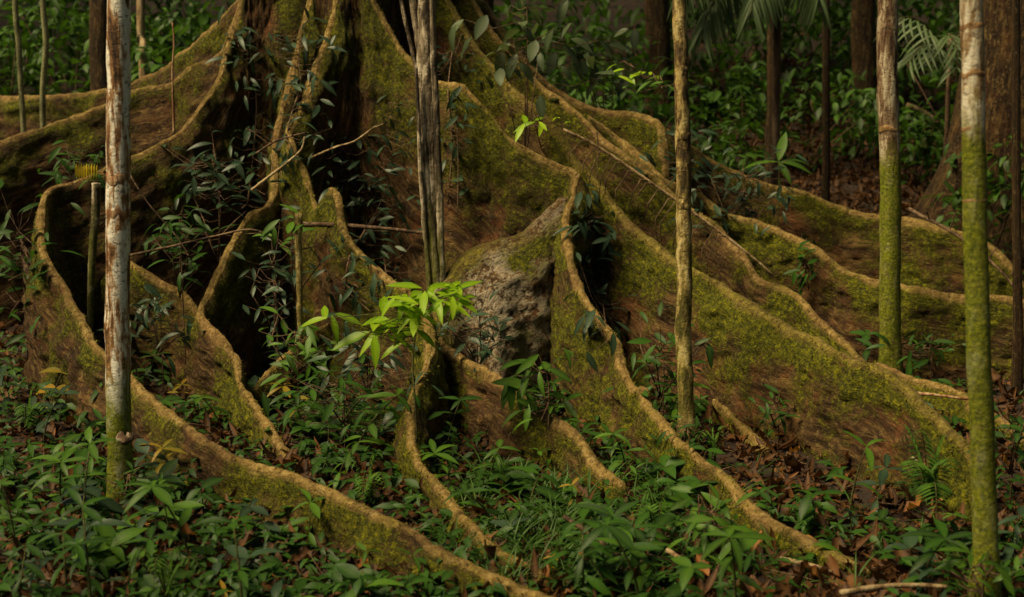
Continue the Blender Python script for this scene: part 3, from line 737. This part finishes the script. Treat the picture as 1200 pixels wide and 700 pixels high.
def spray(cx, cy, D, n, sx, sy, size, r, up=(-.5, .3), dd=.12):
    return [(cx + r.gauss(0, sx), cy + r.gauss(0, sy), D + r.gauss(0, dd), r.uniform(0, 6.28), r.uniform(*up), r.uniform(-.5, .5), size * r.uniform(.7, 1.25)) for _ in range(n)]
rr = random.Random(3)
# the bright sapling before the notched root: leaves in tiers round slim twigs
D0 = 6.9
lv = []
for (cx, cy, n, sz) in [(470,350,9,.10),(505,342,10,.11),(532,340,9,.10),(488,360,8,.12),(515,352,8,.11),(540,348,6,.09),(455,375,5,.13),(440,385,4,.14),(384,373,4,.10),(480,380,5,.10),(468,402,3,.10)]:
    for k in range(n):
        a = 2 * math.pi * k / n + rr.uniform(-.4, .4)
        lv.append((cx + rr.gauss(0, 5), cy + rr.gauss(0, 4), D0 + rr.gauss(0, .08), a, rr.uniform(-.35, .15), rr.uniform(-.3, .3), sz * 1.55 * rr.uniform(.75, 1.1)))
bs = leafy('bright_sapling', 'bright lime green sapling with light put into its leaf colour before the twisting notched root', 'sapling', [(492,345,D0),(488,380,D0),(484,430,6.85),(488,500,6.8)], lv, 'lance', 'leaf_bright', .006)
o0 = Vector(bs.location)
for a, b in [((488,372),(384,373)),((488,372),(440,386)),((490,356),(532,343)),((490,352),(470,352)),((486,395),(466,402))]:
    tube('twig', [P(*a, D0) - o0, P((a[0] + b[0]) / 2, (a[1] + b[1]) / 2 - 4, D0) - o0, P(*b, D0) - o0], [.004, .003, .002], M['stalk'], bs, 5)

# dark climbers on the tree
def climber(label, pts, n, sp, size, mat='leaf_blue', kind='lance', seed=0, r=.006, stem='dead', up=(-.9, .3)):
    r_ = random.Random(seed); lv = []
    pts = [(a, b, min(hitD(a, b), c + .8) - .03) for a, b, c in pts]
    for k in range(int(n * 2.5)):
        t = r_.random() * (len(pts) - 1); i = int(t); u = t - i
        a, b = pts[i], pts[min(i + 1, len(pts) - 1)]
        px, py = a[0] + (b[0] - a[0]) * u + r_.gauss(0, sp), a[1] + (b[1] - a[1]) * u + r_.gauss(0, sp * .8)
        lv.append((px, py, min(hitD(px, py), a[2] + .7) - r_.uniform(.04, .22), r_.uniform(0, 6.28), r_.uniform(*up), r_.uniform(-.5, .5), size * r_.uniform(.65, 1.25)))
    return leafy('climbing_plant', label, 'climber', pts, lv, kind, mat, r, stem, 'climbers on the tree', False, seed, .6)
climber('dark glossy climber hanging over the upper trunk beside the sinuous root', [(272,30,9.3),(285,70,9.2),(300,110,9.1),(298,170,9.0),(290,240,8.9)], 26, 14, .12, seed=1)
climber('dark glossy climber on the crest of the twisting notched root', [(352,30,9.2),(350,70,9.15),(352,100,9.1),(340,140,9.1),(330,200,9.0)], 34, 20, .125, seed=2)
climber('dark climber running down the reddish trunk left of the dead stem', [(455,120,9.1),(452,170,9.05),(440,230,8.95),(450,300,8.8),(455,350,8.7)], 44, 26, .11, seed=3)
climber('dark climber in the hollow between notched root and dead stem', [(400,170,9.2),(420,210,9.1),(430,260,9.0),(410,300,8.95),(405,340,8.9)], 30, 24, .11, seed=4)
climber('column of dark glossy leaves against the inner face of the snaking root', [(690,225,8.45),(695,260,8.35),(697,300,8.25),(705,345,8.15),(712,400,8.05)], 34, 13, .14, seed=5)
climber('dark climber behind the dead stem near its top', [(530,60,8.9),(525,110,8.9),(530,170,8.9),(525,240,8.85)], 22, 14, .11, seed=6)
climber('small climber on the mossy far root by the straight trunk', [(945,280,9.3),(943,310,9.25),(948,340,9.2)], 9, 7, .11, mat='leaf', seed=7)

# understorey shrubs round the roots
def shrub(label, cx, cy, D, n, sx, sy, size, mat, kind='lance', stems=4, seed=0, name='understorey_shrub', group='understorey shrubs', up=(-.6, .35), cat='shrub'):
    r_ = random.Random(seed); n = int(n * (1.6 if cat == 'shrub' else 1.1))
    D = min(D, hitD(cx, cy) - .12)
    lv = [(q[0], q[1], min(q[2], hitD(q[0], q[1]) - .05), *q[3:]) for q in spray(cx, cy, D, n, sx, sy, size, r_, up)]
    foot = P(cx, cy, D); hgt = max(foot.z - gz(foot.x, foot.y), .05); drop = min(hgt, .5)
    pts = [(cx, cy - sy * .8, D), (cx + 3, cy, D)]
    if cat == 'sprig':
        ex, ey = cx + 12, cy + 30
        pts = [(cx, cy, D), (cx + 5, cy + 4, D + .02), (ex, ey, hitD(ex, ey) - .01)]
    t = leafy(name, label, cat, pts, lv, kind, mat, .005, 'dead', group, cat != 'sprig', seed)
    off = Vector(t.location)
    for k in range(stems):
        q = lv[k * max(1, n // stems)]
        e = P(q[0], q[1], q[2]) - off; b0 = foot - off; b0.z *= (.6 if cat != 'sprig' else 1)
        m_ = (e + b0) * .5 + Vector((r_.gauss(0, .04), r_.gauss(0, .03), .04))
        tube('twig', [tuple(b0), tuple(m_), tuple(e)], [.005, .004, .002], M['dead'], t, 5)
    return t
shrub('dark leafy shrub in the hollow between sinuous root and narrow winding root', 252, 212, 8.9, 44, 24, 24, .13, 'leaf_blue', seed=11)
shrub('mid green shrub below the dark leafy shrub in the root hollow', 208, 272, 8.55, 40, 20, 24, .12, 'leaf', seed=12)
shrub('shrub with fresh green leaves before the notched root', 342, 265, 8.3, 9, 12, 12, .14, 'leaf_mid', seed=13)
shrub('dark shrub before the low mossy root behind the pale trunk', 185, 372, 8.3, 26, 22, 20, .12, 'leaf_blue', seed=43)
shrub('small leafy clump hugging the mossy foot of the pale trunk', 150, 566, 6.15, 16, 16, 12, .085, 'leaf', seed=44, name='leafy_clump', stems=2)
shrub('small leafy clump hugging the foot of the ringed palm', 1150, 668, 4.95, 16, 18, 10, .075, 'leaf_mid', seed=45, name='leafy_clump', stems=2)
shrub('small leafy clump at the foot of the thin lichen-flecked trunk', 806, 505, 7.1, 14, 14, 10, .09, 'leaf', seed=46, name='leafy_clump', stems=2)
shrub('fresh green shrub in the fork of the low root before the notched root', 345, 405, 7.9, 24, 20, 18, .13, 'leaf_mid', seed=41)
shrub('dark shrub at the inner foot of the narrow winding root', 320, 330, 8.4, 34, 14, 28, .11, 'leaf_blue', seed=14)
shrub('leafy shrub with long leaves at the foot of the lichen hump', 640, 450, 6.95, 22, 26, 16, .15, 'leaf_mid', seed=15, up=(-.5, .2))
shrub('dark shrub under the lichen hump beside the dead stem', 560, 385, 7.9, 30, 20, 20, .11, 'leaf_blue', seed=16)
shrub('dark shrub beside the far mossy root crest', 870, 225, 10.2, 60, 30, 24, .12, 'leaf_blue', seed=17)
shrub('dark shrub under the crest of the blunt far root', 800, 190, 9.9, 36, 22, 24, .12, 'leaf_blue', seed=18)
shrub('dark shrub behind the bend of the sinuous root', 95, 190, 9.6, 30, 24, 16, .13, 'leaf', seed=19)
shrub('low dark shrub at the outer side of the root bend', 22, 300, 9.2, 40, 24, 36, .14, 'leaf', seed=20)
shrub('low bush of dark leaves between narrow winding root and notched root', 400, 470, 7.3, 46, 40, 24, .12, 'leaf', seed=21)
shrub('dark bush inside the fork below the twisting notched root', 430, 425, 7.6, 34, 30, 22, .12, 'leaf_blue', seed=22)
shrub('leafy clump beside the thin lichen-flecked trunk', 775, 430, 7.5, 26, 24, 26, .12, 'leaf', seed=23)
shrub('leafy clump with large leaves before the snaking root', 835, 618, 5.6, 26, 36, 22, .12, 'leaf_mid', seed=24)
shrub('small glossy clump against the broad mossy buttress', 910, 480, 7.2, 14, 13, 10, .10, 'leaf', seed=25)
shrub('leafy clump on the ground behind the broad mossy buttress', 1090, 408, 8.75, 26, 28, 10, .12, 'leaf', seed=26)
shrub('leafy clump right of the ringed palm stem', 1185, 520, 6.3, 20, 16, 30, .11, 'leaf', seed=27)
shrub('grey-green leafy sapling overhanging the far roots', 615, 45, 9.2, 46, 44, 26, .16, 'leaf_grey', kind='broad', seed=28, name='grey_sapling', cat='sapling', up=(-1.1, -.1))
shrub('second grey-green sapling behind the blunt far root', 715, 70, 11.2, 40, 40, 26, .17, 'leaf_grey', kind='broad', seed=29, name='grey_sapling', cat='sapling', up=(-1.0, 0))
shrub('small bright green sprig above the blunt far root', 745, 82, 9.8, 8, 16, 4, .12, 'leaf_bright', seed=30, name='sprig', cat='sprig', up=(-.3, .1), stems=2)
shrub('small bright green sprig beside the thin lichen-flecked trunk', 770, 97, 9.6, 7, 14, 4, .12, 'leaf_mid', seed=31, name='sprig', cat='sprig', up=(-.3, .1), stems=2)
shrub('flat green sprig over the crest of the green snaking buttress', 622, 143, 8.4, 9, 20, 3, .12, 'leaf_bright', seed=32, name='sprig', cat='sprig', up=(-.2, .05), stems=2)
leafy('seedling_palm', 'light green seedling with long pointed leaves on the far mossy root', 'seedling', [(912,190,10.6),(913,215,10.6)],
      [(912,190,10.6,R(80),-.05,.2,.30),(912,190,10.6,R(-70),.1,-.2,.32),(912,189,10.6,R(-20),.7,0,.26),(912,190,10.6,R(200),-.1,.1,.22),(912,190,10.6,R(250),.2,.1,.26)], 'lance', 'leaf_mid', .006)
leafy('yellow_edged_fern', 'drooping leaf with bright yellow teeth left of the pale trunk', 'fern', [(114,190,8.5),(100,192,8.48),(88,190,8.46),(78,194,8.45)],
      [(114 - 3.1 * k, 191 + .25 * abs(k - 6), 8.48, R(150 + 5 * k + rr.uniform(-6, 6)), -1.15, 0, .105 * (1 - .03 * abs(k - 5))) for k in range(9)], 'pinna', 'leaf_yellow', .004, ground=False, lean=0)


# ferns
def fern(label, tips, base, n=18, size=.07, seed=0):
    b = P(*base); t = empty('fern', tuple(b), label, 'fern', 'ferns')
    for (px, py, D) in tips:
        e = P(px, py, D) - b
        pth = [Vector((0, 0, 0)), e * .35 + Vector((0, 0, .12)), e * .7 + Vector((0, 0, .12)), e]
        S = [Vector(q) for q in spline([tuple(q) for q in pth], .02)]
        fr = tube('frond', S, [.003 * (1.1 - i / len(S)) + .0006 for i in range(len(S))], M['stalk'], t, 5)
        for k in range(n):
            u = .18 + .8 * k / n; i = min(int(u * (len(S) - 1)), len(S) - 2); p = S[i]
            d = (S[i + 1] - S[i]).normalized(); ya = math.atan2(-d.x, d.y)
            sz = size * math.sin(math.pi * (u * .85 + .12)) ** .8
            for sgn in (-1, 1):
                link('leaflet', leaf_variant('pinna', 0, 'leaf_mid'), None, fr, lm(p, ya + sgn * R(72), -.15, sgn * .2, sz))
    return t
fern('green fern with feathery fronds against the foot of the broad buttress', [(1046,503,5.75),(1072,512,5.7),(1112,520,5.75),(1060,565,5.6),(1118,560,5.65),(1098,612,5.5)], (1088,592,5.8), n=22, size=.085, seed=1)
fern('small fern beside the foot of the thin lichen-flecked trunk', [(830,505,7.0),(850,520,6.95),(815,530,6.9)], (838,540,7.0), n=12, size=.05)
fern('bright low fern under the front root crest', [(150,672,4.95),(215,668,4.95),(180,690,4.85),(245,690,4.85)], (195,700,4.95), n=16, size=.05)

fern('small fern in the fork between the notched root and the low front root', [(405,560,6.35),(440,548,6.35),(425,590,6.2),(455,582,6.2)], (430,592,6.35), n=14, size=.06)
fern('small fern at the foot of the green snaking root', [(752,598,5.9),(790,590,5.9),(775,622,5.8),(740,625,5.75)], (768,628,5.9), n=14, size=.06)
fern('low fern beside the bend of the sinuous root', [(8,470,7.6),(45,462,7.6),(30,500,7.5),(60,495,7.5)], (32,505,7.6), n=14, size=.07)

# palm fronds hanging into the picture from above
def frond_at(parent, off, pts, n, L, mat, droop=-.7, r=.012, stem='stalk'):
    S = [Vector(q) for q in spline([tuple(P(*p) - off) for p in pts], .03)]
    fr = tube('frond', S, [r * (1.1 - .8 * i / len(S)) for i in range(len(S))], M[stem], parent, 6)
    for k in range(n):
        u = .04 + .94 * k / n; i = min(int(u * (len(S) - 1)), len(S) - 2); d = (S[i + 1] - S[i]).normalized()
        ya = math.atan2(-d.x, d.y)
        for sgn in (-1, 1):
            link('leaflet', leaf_variant('palm', k % 2, mat), None, fr, lm(S[i], ya + sgn * R(50 - 25 * u), droop + rr.uniform(-.1, .1), sgn * .5, L * (1 - .5 * abs(u - .4))))
    return fr
M['palm_leaf'] = leaf_mat('palm_leaflet', (0.035, 0.07, 0.03), (0.07, 0.12, 0.05), (0.12, 0.18, 0.08), gloss=0.45)
SHAPES['palm'] = [dict(width=.10, droop=.35, segs=5, fold=.5), dict(width=.085, droop=.5, segs=5, fold=.5)]
pb = G(905, 12.0); palm = empty('understorey_palm', tuple(pb), 'understorey palm with drooping pleated fronds above the litter slope', 'palm')
tube('trunk', [(0, 0, -.05), (.02, 0, 1.0), (0, 0, 2.0), (0, 0, 2.9)], [.04, .035, .032, .03], M['dead'], palm, 8)
for pts in ([(905,-60,12.0),(880,-45,11.9),(850,-20,11.7),(830,15,11.5),(822,45,11.4)], [(905,-60,12.0),(930,-50,11.8),(950,-30,11.6),(960,0,11.4)], [(905,-60,12.0),(875,-60,11.8),(830,-45,11.5),(795,-10,11.3)],
            [(905,-60,12.0),(898,-40,11.6),(885,-15,11.2),(880,15,11.0)]):
    frond_at(palm, pb, pts, 26, .46, 'palm_leaf', -.9)
pb2 = G(1105, 13.5); palm2 = empty('understorey_palm', tuple(pb2), 'small fan of palm leaves before the dark flaring trunk', 'palm')
tube('trunk', [(0, 0, -.05), (.02, 0, .8), (0, 0, 1.7)], [.03, .026, .022], M['dead'], palm2, 8)
for pts in ([(1105,60,13.4),(1090,50,13.2),(1072,62,13.0),(1062,85,12.9)], [(1105,60,13.4),(1112,40,13.1),(1122,60,12.9),(1120,95,12.8)], [(1105,60,13.4),(1085,30,13.2),(1060,20,13.0),(1040,35,12.9)], [(1105,60,13.4),(1140,30,13.2),(1170,25,13.0),(1190,50,12.9)]):
    frond_at(palm2, pb2, pts, 9, .36, 'palm_leaf', -.4)

# fallen dead frond lying across the two right-hand roots
fo = P(660, 152, 8.95); ff = empty('fallen_frond', tuple(fo), 'dead brown palm frond stalk lying across the right-hand roots', 'palm frond')
S = spline([tuple(P(*p) - fo) for p in [(660,152,8.95),(700,172,8.95),(760,212,8.9),(830,262,8.85),(880,300,8.8),(906,323,8.78)]], .04)
tube('stalk', S, [.011 - .004 * i / len(S) for i in range(len(S))], M['palewood'], ff, 7, .1)
for k in range(16):
    i = int((.12 + .7 * k / 16) * (len(S) - 1)); p = Vector(S[i]); ln = rr.uniform(.14, .26)
    tube('dead_leaflet', [p, p + Vector((-.05, -.02, -.02 + .03)), p + Vector((-.10 - rr.random() * .04, -.02, -ln * .5)), p + Vector((-.12, -.01, -ln))], [.005, .0045, .004, .002], M['dead'], ff, 5)

# dead sticks and twigs
def stick(label, pts, r, mat='dead', name='dead_branch', seed=0, twigs=0):
    W = [P(*p) for p in pts]; S = spline([tuple(q) for q in W], .03)
    t = empty(name, (0, 0, 0), label, 'branch')
    tube('branch', S, [r * (1 - .45 * i / len(S)) for i in range(len(S))], M[mat], t, 7, .25, seed)
    for k in range(twigs):
        p = Vector(S[int(len(S) * (k + 1) / (twigs + 1))]); e = p + Vector((rr.uniform(-.15, .15), rr.uniform(-.08, .08), rr.uniform(.03, .14)))
        tube('twig', [p, (p + e) / 2 + Vector((.01, 0, .015)), e], [r * .45, r * .35, r * .15], M[mat], t, 5)
    return t
stick('dark dead branch propped between notched root and dead stem', [(352,263,8.6),(400,264,8.6),(450,268,8.55),(505,274,8.5)], .016, seed=1)
stick('pale bent twig above the narrow winding root', [(295,223,8.6),(318,205,8.6),(340,188,8.6),(354,174,8.6),(357,160,8.6)], .010, 'palewood', seed=2, twigs=2)
stick('thin brown twig slanting over the narrow winding root', [(300,180,8.6),(325,165,8.6),(360,155,8.6)], .008, seed=3, twigs=2)
stick('long thin twig crossing the hollow behind the pale trunk', [(150,300,8.4),(205,288,8.4),(260,275,8.35),(300,270,8.3),(340,292,8.3),(372,288,8.3)], .008, 'dead', seed=4, twigs=3)
stick('slanting pale twig in the root hollow by the pale trunk', [(152,205,8.4),(175,240,8.4),(205,275,8.4),(222,300,8.35)], .006, 'dead', seed=5, twigs=1)
stick('pair-forked reddish stick lying before the short root', [(662,606,5.75),(700,632,5.55),(728,652,5.4),(756,660,5.35)], .012, 'dead', seed=6, twigs=2)
stick('brown stick lying beside the snaking root foot', [(782,645,5.5),(805,660,5.4),(812,668,5.35)], .012, 'palewood', seed=7)
stick('pale split branch lying at the front by the palm stem', [(985,695,5.05),(1030,688,5.1),(1075,686,5.12),(1110,688,5.1)], .014, 'palewood', seed=8)
stick('brown stick on the litter before the palm stem', [(915,655,5.6),(950,662,5.5),(975,670,5.4)], .011, 'palewood', seed=9)
stick('green fallen stalk leaning on the fern', [(1068,535,5.9),(1095,560,5.85),(1120,582,5.8)], .006, 'vine', seed=10)
stick('reddish stick on the ground behind the broad buttress', [(1060,460,7.9),(1095,463,7.85),(1135,468,7.8)], .012, 'red_ring', seed=11)
stick('dry dark branch leaning behind the ringed palm stem', [(1065,245,10.3),(1120,275,10.0),(1165,310,9.7),(1200,350,9.5)], .014, seed=12, twigs=5)
stick('dry thin branch fallen on the far litter slope', [(862,148,hitD(862,148)-.05),(880,140,hitD(880,140)-.1),(895,120,hitD(880,140)-.1)], .016, 'palewood', seed=13, twigs=1)
stick('thin reddish upright twig before the far left root', [(204,158,10.0),(203,120,10.0),(202,85,10.0),(204,50,10.0),(202,26,10.0)], .010, 'red_ring', seed=14)
for lab, pts, r in [('long curled dead palm sheath lying before the flaring dark trunk', [(1062,124),(1080,131),(1096,142),(1104,158)], .04),
                    ('pale dead palm sheath on the far litter slope beside a dark thin trunk', [(975,112),(980,125),(988,140),(1000,150)], .03),
                    ('hooked dead sheath on the far litter slope under the palm fronds', [(956,112),(952,122),(958,138),(962,150)], .028),
                    ('dead sheath half sunk in the litter beside the straight brown trunk', [(1020,128),(1025,136),(1032,146)], .03)]:
    dd = min(hitD(*q) for q in pts)
    stick(lab, [(q[0], q[1], dd - .05 + .02 * k) for k, q in enumerate(pts)], r, 'palewood', name='palm_sheath', seed=r * 99)
stick('pale crooked twig on the face of the reddish trunk', [(362,186,hitD(362,186)-.02),(395,172,8.95),(415,166,8.95),(435,152,9.0),(450,145,hitD(450,145)-.03)], .008, 'palewood', seed=16, twigs=1)
stick('mossy snapped pole standing before the notched root', [(350,250,8.25),(350,290,8.22),(351,340,8.2),(352,400,8.15)], .024, 'lichen_stem', seed=17, name='snapped_pole')
stick('mossy broken stump standing inside the root bend', [(113,215,8.75),(112,250,8.75),(108,300,8.72),(106,350,8.7),(105,420,8.68)], .03, 'grey_stem', seed=18, name='broken_stump')
for i, (x, y0, y1, D, lab) in enumerate([(536,150,250,8.75,'thin hanging stalk over the green snaking buttress face'), (700,155,210,8.9,'thin stalk hanging beside the fallen frond')]):
    stick(lab, [(x, y0, D), (x + 1, (y0 + y1) / 2, D), (x, y1, D)], .004, 'dead', name='hanging_stalk', seed=30 + i)

# conspicuous single fallen leaves
fl_spots = [(1058,612,.15),(945,640,.08),(705,585,.09),(640,690,.07),(100,588,.10),(185,603,.07),(232,640,.12),(255,607,.13),(170,628,.08),(925,540,.09),(905,520,.07),(1010,655,.07),(880,662,.1),(1115,600,.07),(1180,560,.1),(985,600,.08),(860,505,.07),(1090,640,.09),(690,670,.08),(60,470,.09),(35,440,.09),(235,470,.08),(410,505,.09),(470,555,.08),(960,690,.09),(1070,675,.1),(740,690,.08),(830,690,.1),(900,585,.08),(1020,560,.09),(330,690,.08),(560,690,.08),(120,660,.08),(420,680,.08)]
for i, (px, py, s) in enumerate(fl_spots):
    g = GP(px, py)
    o = link('fallen_leaf', leaf_variant('dead', i % 3, 'fallen'), None, None, lm(g + Vector((0, 0, .045)), rr.uniform(0, 6.28), rr.uniform(-.2, .5), rr.uniform(-.5, .5), s))
    zl = zone(g)[1]
    big = i == 0
    tag(o, 'large curled orange-brown fallen leaf on the litter before the broad buttress' if big else 'orange-brown fallen leaf' + zl[zl.index('seedling') + 8:], 'leaf', None if big else 'fallen leaves' + zone(g)[2][9:])

# ------------------------------------------------------------------ the forest behind
def bg_trunk(label, pts, r0, r1, mat='bark_dark', seed=0, group='background trunks', name='forest_tree'):
    W = [P(*p) for p in pts]; q = W[-1].copy(); q.z = gz(q.x, q.y) - .1; W.append(q)
    S = spline([tuple(a) for a in W], .12)
    t = empty(name, (0, 0, 0), label, 'tree', group); k = len(S)
    v, f, uv = tube_data(S, [(r0 + (r1 - r0) * i / (k - 1)) * (1 + .5 * math.exp(-(k - 1 - i) * .35)) for i in range(k)], 14, .12, seed)
    link('trunk', mesh('trunk', v, f, attrs={'ridge': [0] * len(v), 'flank': [0] * len(v)}, uv=uv), M[mat], t)
    return t
bg_trunk('dark straight trunk in the forest behind the pale trunk', [(118,-500,15),(118,0,15),(119,95,15)], .10, .12, seed=1)
bg_trunk('thin pale trunk behind the far left root', [(165,-500,14),(165,0,14),(167,60,14)], .035, .042, 'palewood', seed=2)
bg_trunk('dark thin trunk on the litter slope behind the mossy far root', [(967,-400,12.4),(968,60,12.4),(968,215,12.4)], .03, .035, seed=3)
bg_trunk('dark stem beside the drooping palm fronds', [(905,-300,13.5),(906,60,13.5),(905,160,13.5)], .05, .06, seed=4)
bg_trunk('very thin dark stem standing by the ringed palm stem', [(1190,-300,8.4),(1191,200,8.4),(1193,420,8.35)], .022, .028, seed=5)
bg_trunk('dark trunk behind the grey-green saplings', [(560,-400,14),(562,0,14),(565,60,14)], .12, .14, seed=6)
bg_trunk('dark trunk deep in the forest between the palms', [(1010,-400,17),(1012,0,17),(1013,100,17)], .12, .15, seed=7)
bg_trunk('dark trunk deep in the forest behind the thin lichen-flecked trunk', [(770,-400,18),(771,0,18),(772,90,18)], .13, .16, seed=8)
for i, (x, D, y1) in enumerate([(20, 12.2, 90), (52, 11.6, 135)]):
    bg_trunk(['short pale green liana beside the far left root', 'long pale green liana before the far left root'][i], [(x - 8, -300, D), (x - 3, -20, D), (x + 2, 50, D), (x + (4 if i == 0 else -2), y1, D)], .026, .022, 'vine', seed=20 + i, group='lianas', name='liana')
# the big dark trunk with a flaring base at the right edge
bt = empty('forest_tree', (0, 0, 0), 'big dark trunk with a flaring root base behind the ringed palm stem', 'tree')
c = G(1200, 12.6); v = []; f = []; uv = []
for j in range(50):
    z = -.2 + 7 * (j / 49) ** 1.4
    for k in range(40):
        a = 2 * math.pi * k / 40; lob = max(0, math.cos(a - R(195))) ** 6 + .7 * max(0, math.cos(a - R(300))) ** 8 + .6 * max(0, math.cos(a - R(70))) ** 6
        r = .54 + lob * .75 * math.exp(-max(z, 0) / .65) + .08 * math.exp(-max(z, 0) / .5)
        r += .03 * noise.noise((math.cos(a) * 3, math.sin(a) * 3, z * 2))
        v.append((c.x + r * math.cos(a), c.y + r * math.sin(a), c.z + z)); uv.append((z, a * .5))
for j in range(49):
    for k in range(40): f.append((j * 40 + k, j * 40 + (k + 1) % 40, (j + 1) * 40 + (k + 1) % 40, (j + 1) * 40 + k))
link('trunk', mesh('trunk', v, f, attrs={'ridge': [0] * len(v), 'flank': [0] * len(v)}, uv=uv), M['bark_dark'], bt)

# background bushes
def bush(name, label, base, rx, rz, n, size, mat='leaf_back', kind='broad', group='bushes in the forest behind', seed=0, bright=1.0):
    r_ = random.Random(seed); t = empty(name, tuple(base), label, 'bush', group); ms = []; tn = []
    cl = [(r_.gauss(0, rx * .55), r_.gauss(0, rx * .5), rz * r_.uniform(.15, 1.0)) for _ in range(max(5, n // 22))]
    for _ in range(n):
        c0 = r_.choice(cl)
        p = Vector((c0[0] + r_.gauss(0, rx * .2), c0[1] + r_.gauss(0, rx * .2), max(.05, c0[2] + r_.gauss(0, rz * .13))))
        ms.append(np.array(lm(p, r_.uniform(0, 6.28), r_.uniform(-.9, .3), r_.uniform(-.5, .5), size * r_.uniform(.6, 1.25)))); tn.append(bright * r_.random())
    scatter('foliage', kind, ms, tn, mat, t)
    for k in range(3):
        c0 = cl[k]
        tube('stem', [(0, 0, -.05), (c0[0] * .4, c0[1] * .4, c0[2] * .5), c0], [.012, .009, .004], M['dead'], t, 5)
    return t
rb = random.Random(77); nb = 0
BUSH = [(20,12.8,.5),(70,13.4,.6),(110,12.6,.4),(150,13.6,.6),(200,13.0,.6),(240,14.0,.7),(10,15.5,.9),(90,16.5,1.0),(170,16.0,1.0),(250,15.6,.9),(320,15.4,.9),(400,15.5,.9),(470,14.6,.9),(530,13.4,.8),(590,12.6,.7),(640,12.2,.6),
        (560,15.5,1.0),(640,14.2,.9),(700,13.2,.6),(750,14.8,.8),(690,16.5,1.1),(790,12.4,.45),(830,18.5,1.0),(890,20,1.1),(950,20.5,1.0),(1010,19,.9),(1070,18,1.0),(1120,15.5,.9),(1180,15.8,1.0),(1165,11.8,.35),(870,15.5,.4),(940,15.2,.35),(1000,16,.5),(1075,14.6,.3),(1040,17.5,.9),(900,17.5,.8),(970,18,.9),(850,14.2,.3),(820,15.0,.3),(1040,15.5,.3),(120,19,1.2),(30,18.5,1.2),(200,19,1.2),(620,18,1.2),(760,19,1.2)]
for i, (px, D, h) in enumerate(BUSH):
    where = 'behind the far left roots' if px < 270 else 'behind the trunk' if px < 500 else 'behind the grey-green saplings' if px < 780 else 'on the slope under the palm fronds' if px < 1000 else 'beside the big dark flaring trunk'
    size_ = 'low' if h < .5 else 'knee-high' if h < .75 else 'tall' if h < 1 else 'very tall'
    bush('forest_bush', size_ + ' leafy forest bush ' + where, G(px, D), .38 + .3 * h, .5 + 1.3 * h, int(150 + 170 * h), .13 + .05 * h, seed=200 + i, group=size_ + ' bushes ' + where)
# the forest mass beyond, plus an unseen leaf ring added to block low sky light
mats = []; tn = []
for i in range(32000):
    if i < 15000:
        D = rnd.uniform(17.5, 28); x = rnd.uniform(-.45, .45) * D; z = gz(x, D) + rnd.random() ** 1.3 * (3.2 + .1 * D); s = rnd.uniform(.16, .34)
        if noise.noise((x * .7, D * .7, z * .9)) < -.05: continue
        p = Vector((x, D, z))
    else:
        a = rnd.uniform(0, 6.283); rad = rnd.uniform(13, 21); x = rad * math.cos(a); y = 8 + rad * math.sin(a)
        if y > 13 and abs(x / y) < .42: continue
        p = Vector((x, y, gz(x, y) + rnd.uniform(.2, 9))); s = rnd.uniform(.35, .75)
    mats.append(np.array(lm(p, rnd.uniform(0, 6.28), rnd.uniform(-.9, .2), rnd.uniform(-.5, .5), s))); tn.append(rnd.random())
tag(scatter('thicket_and_sky_screen', 'simple', mats, tn, 'leaf_back'), 'dark leafy rainforest thicket behind the tree and an added ring that blocks low sky', 'forest', kind='stuff')

# unseen canopy added to shade the back; its opening lets sun onto the tree
mats = []; tn = []
for i in range(17000):
    x = rnd.uniform(-26, 26); y = rnd.uniform(-14, 40); z = rnd.uniform(7, 11) + gz(x, y)
    d = ((x + 4.5) / 4.8) ** 2 + ((y - 6.1) / 3.9) ** 2 + .3 * max(0, -6.2 - x) * min(1, max(0, (5.5 - y) / 2)) + .7 * noise.noise((x * .5, y * .5, 1.0))
    if d < 1.0 and rnd.random() > .08: continue
    if ((x + 10.5) / 4.5) ** 2 + ((y - 12.5) / 3.6) ** 2 < 1: continue      # gaps set sunward, shaped to light the back bushes and palm
    if ((x + 1.0) / 3.3) ** 2 + ((y - 10.9) / 2.0) ** 2 < 1: continue
    mats.append(np.array(lm(Vector((x, y, z)), rnd.uniform(0, 6.28), rnd.uniform(-.6, .3), rnd.uniform(-.5, .5), rnd.uniform(.5, 1.0)))); tn.append(rnd.random())
tag(scatter('shading_canopy', 'simple', mats, tn, 'leaf_back'), 'unseen leaf canopy added overhead to shade the forest behind', 'canopy', kind='stuff')
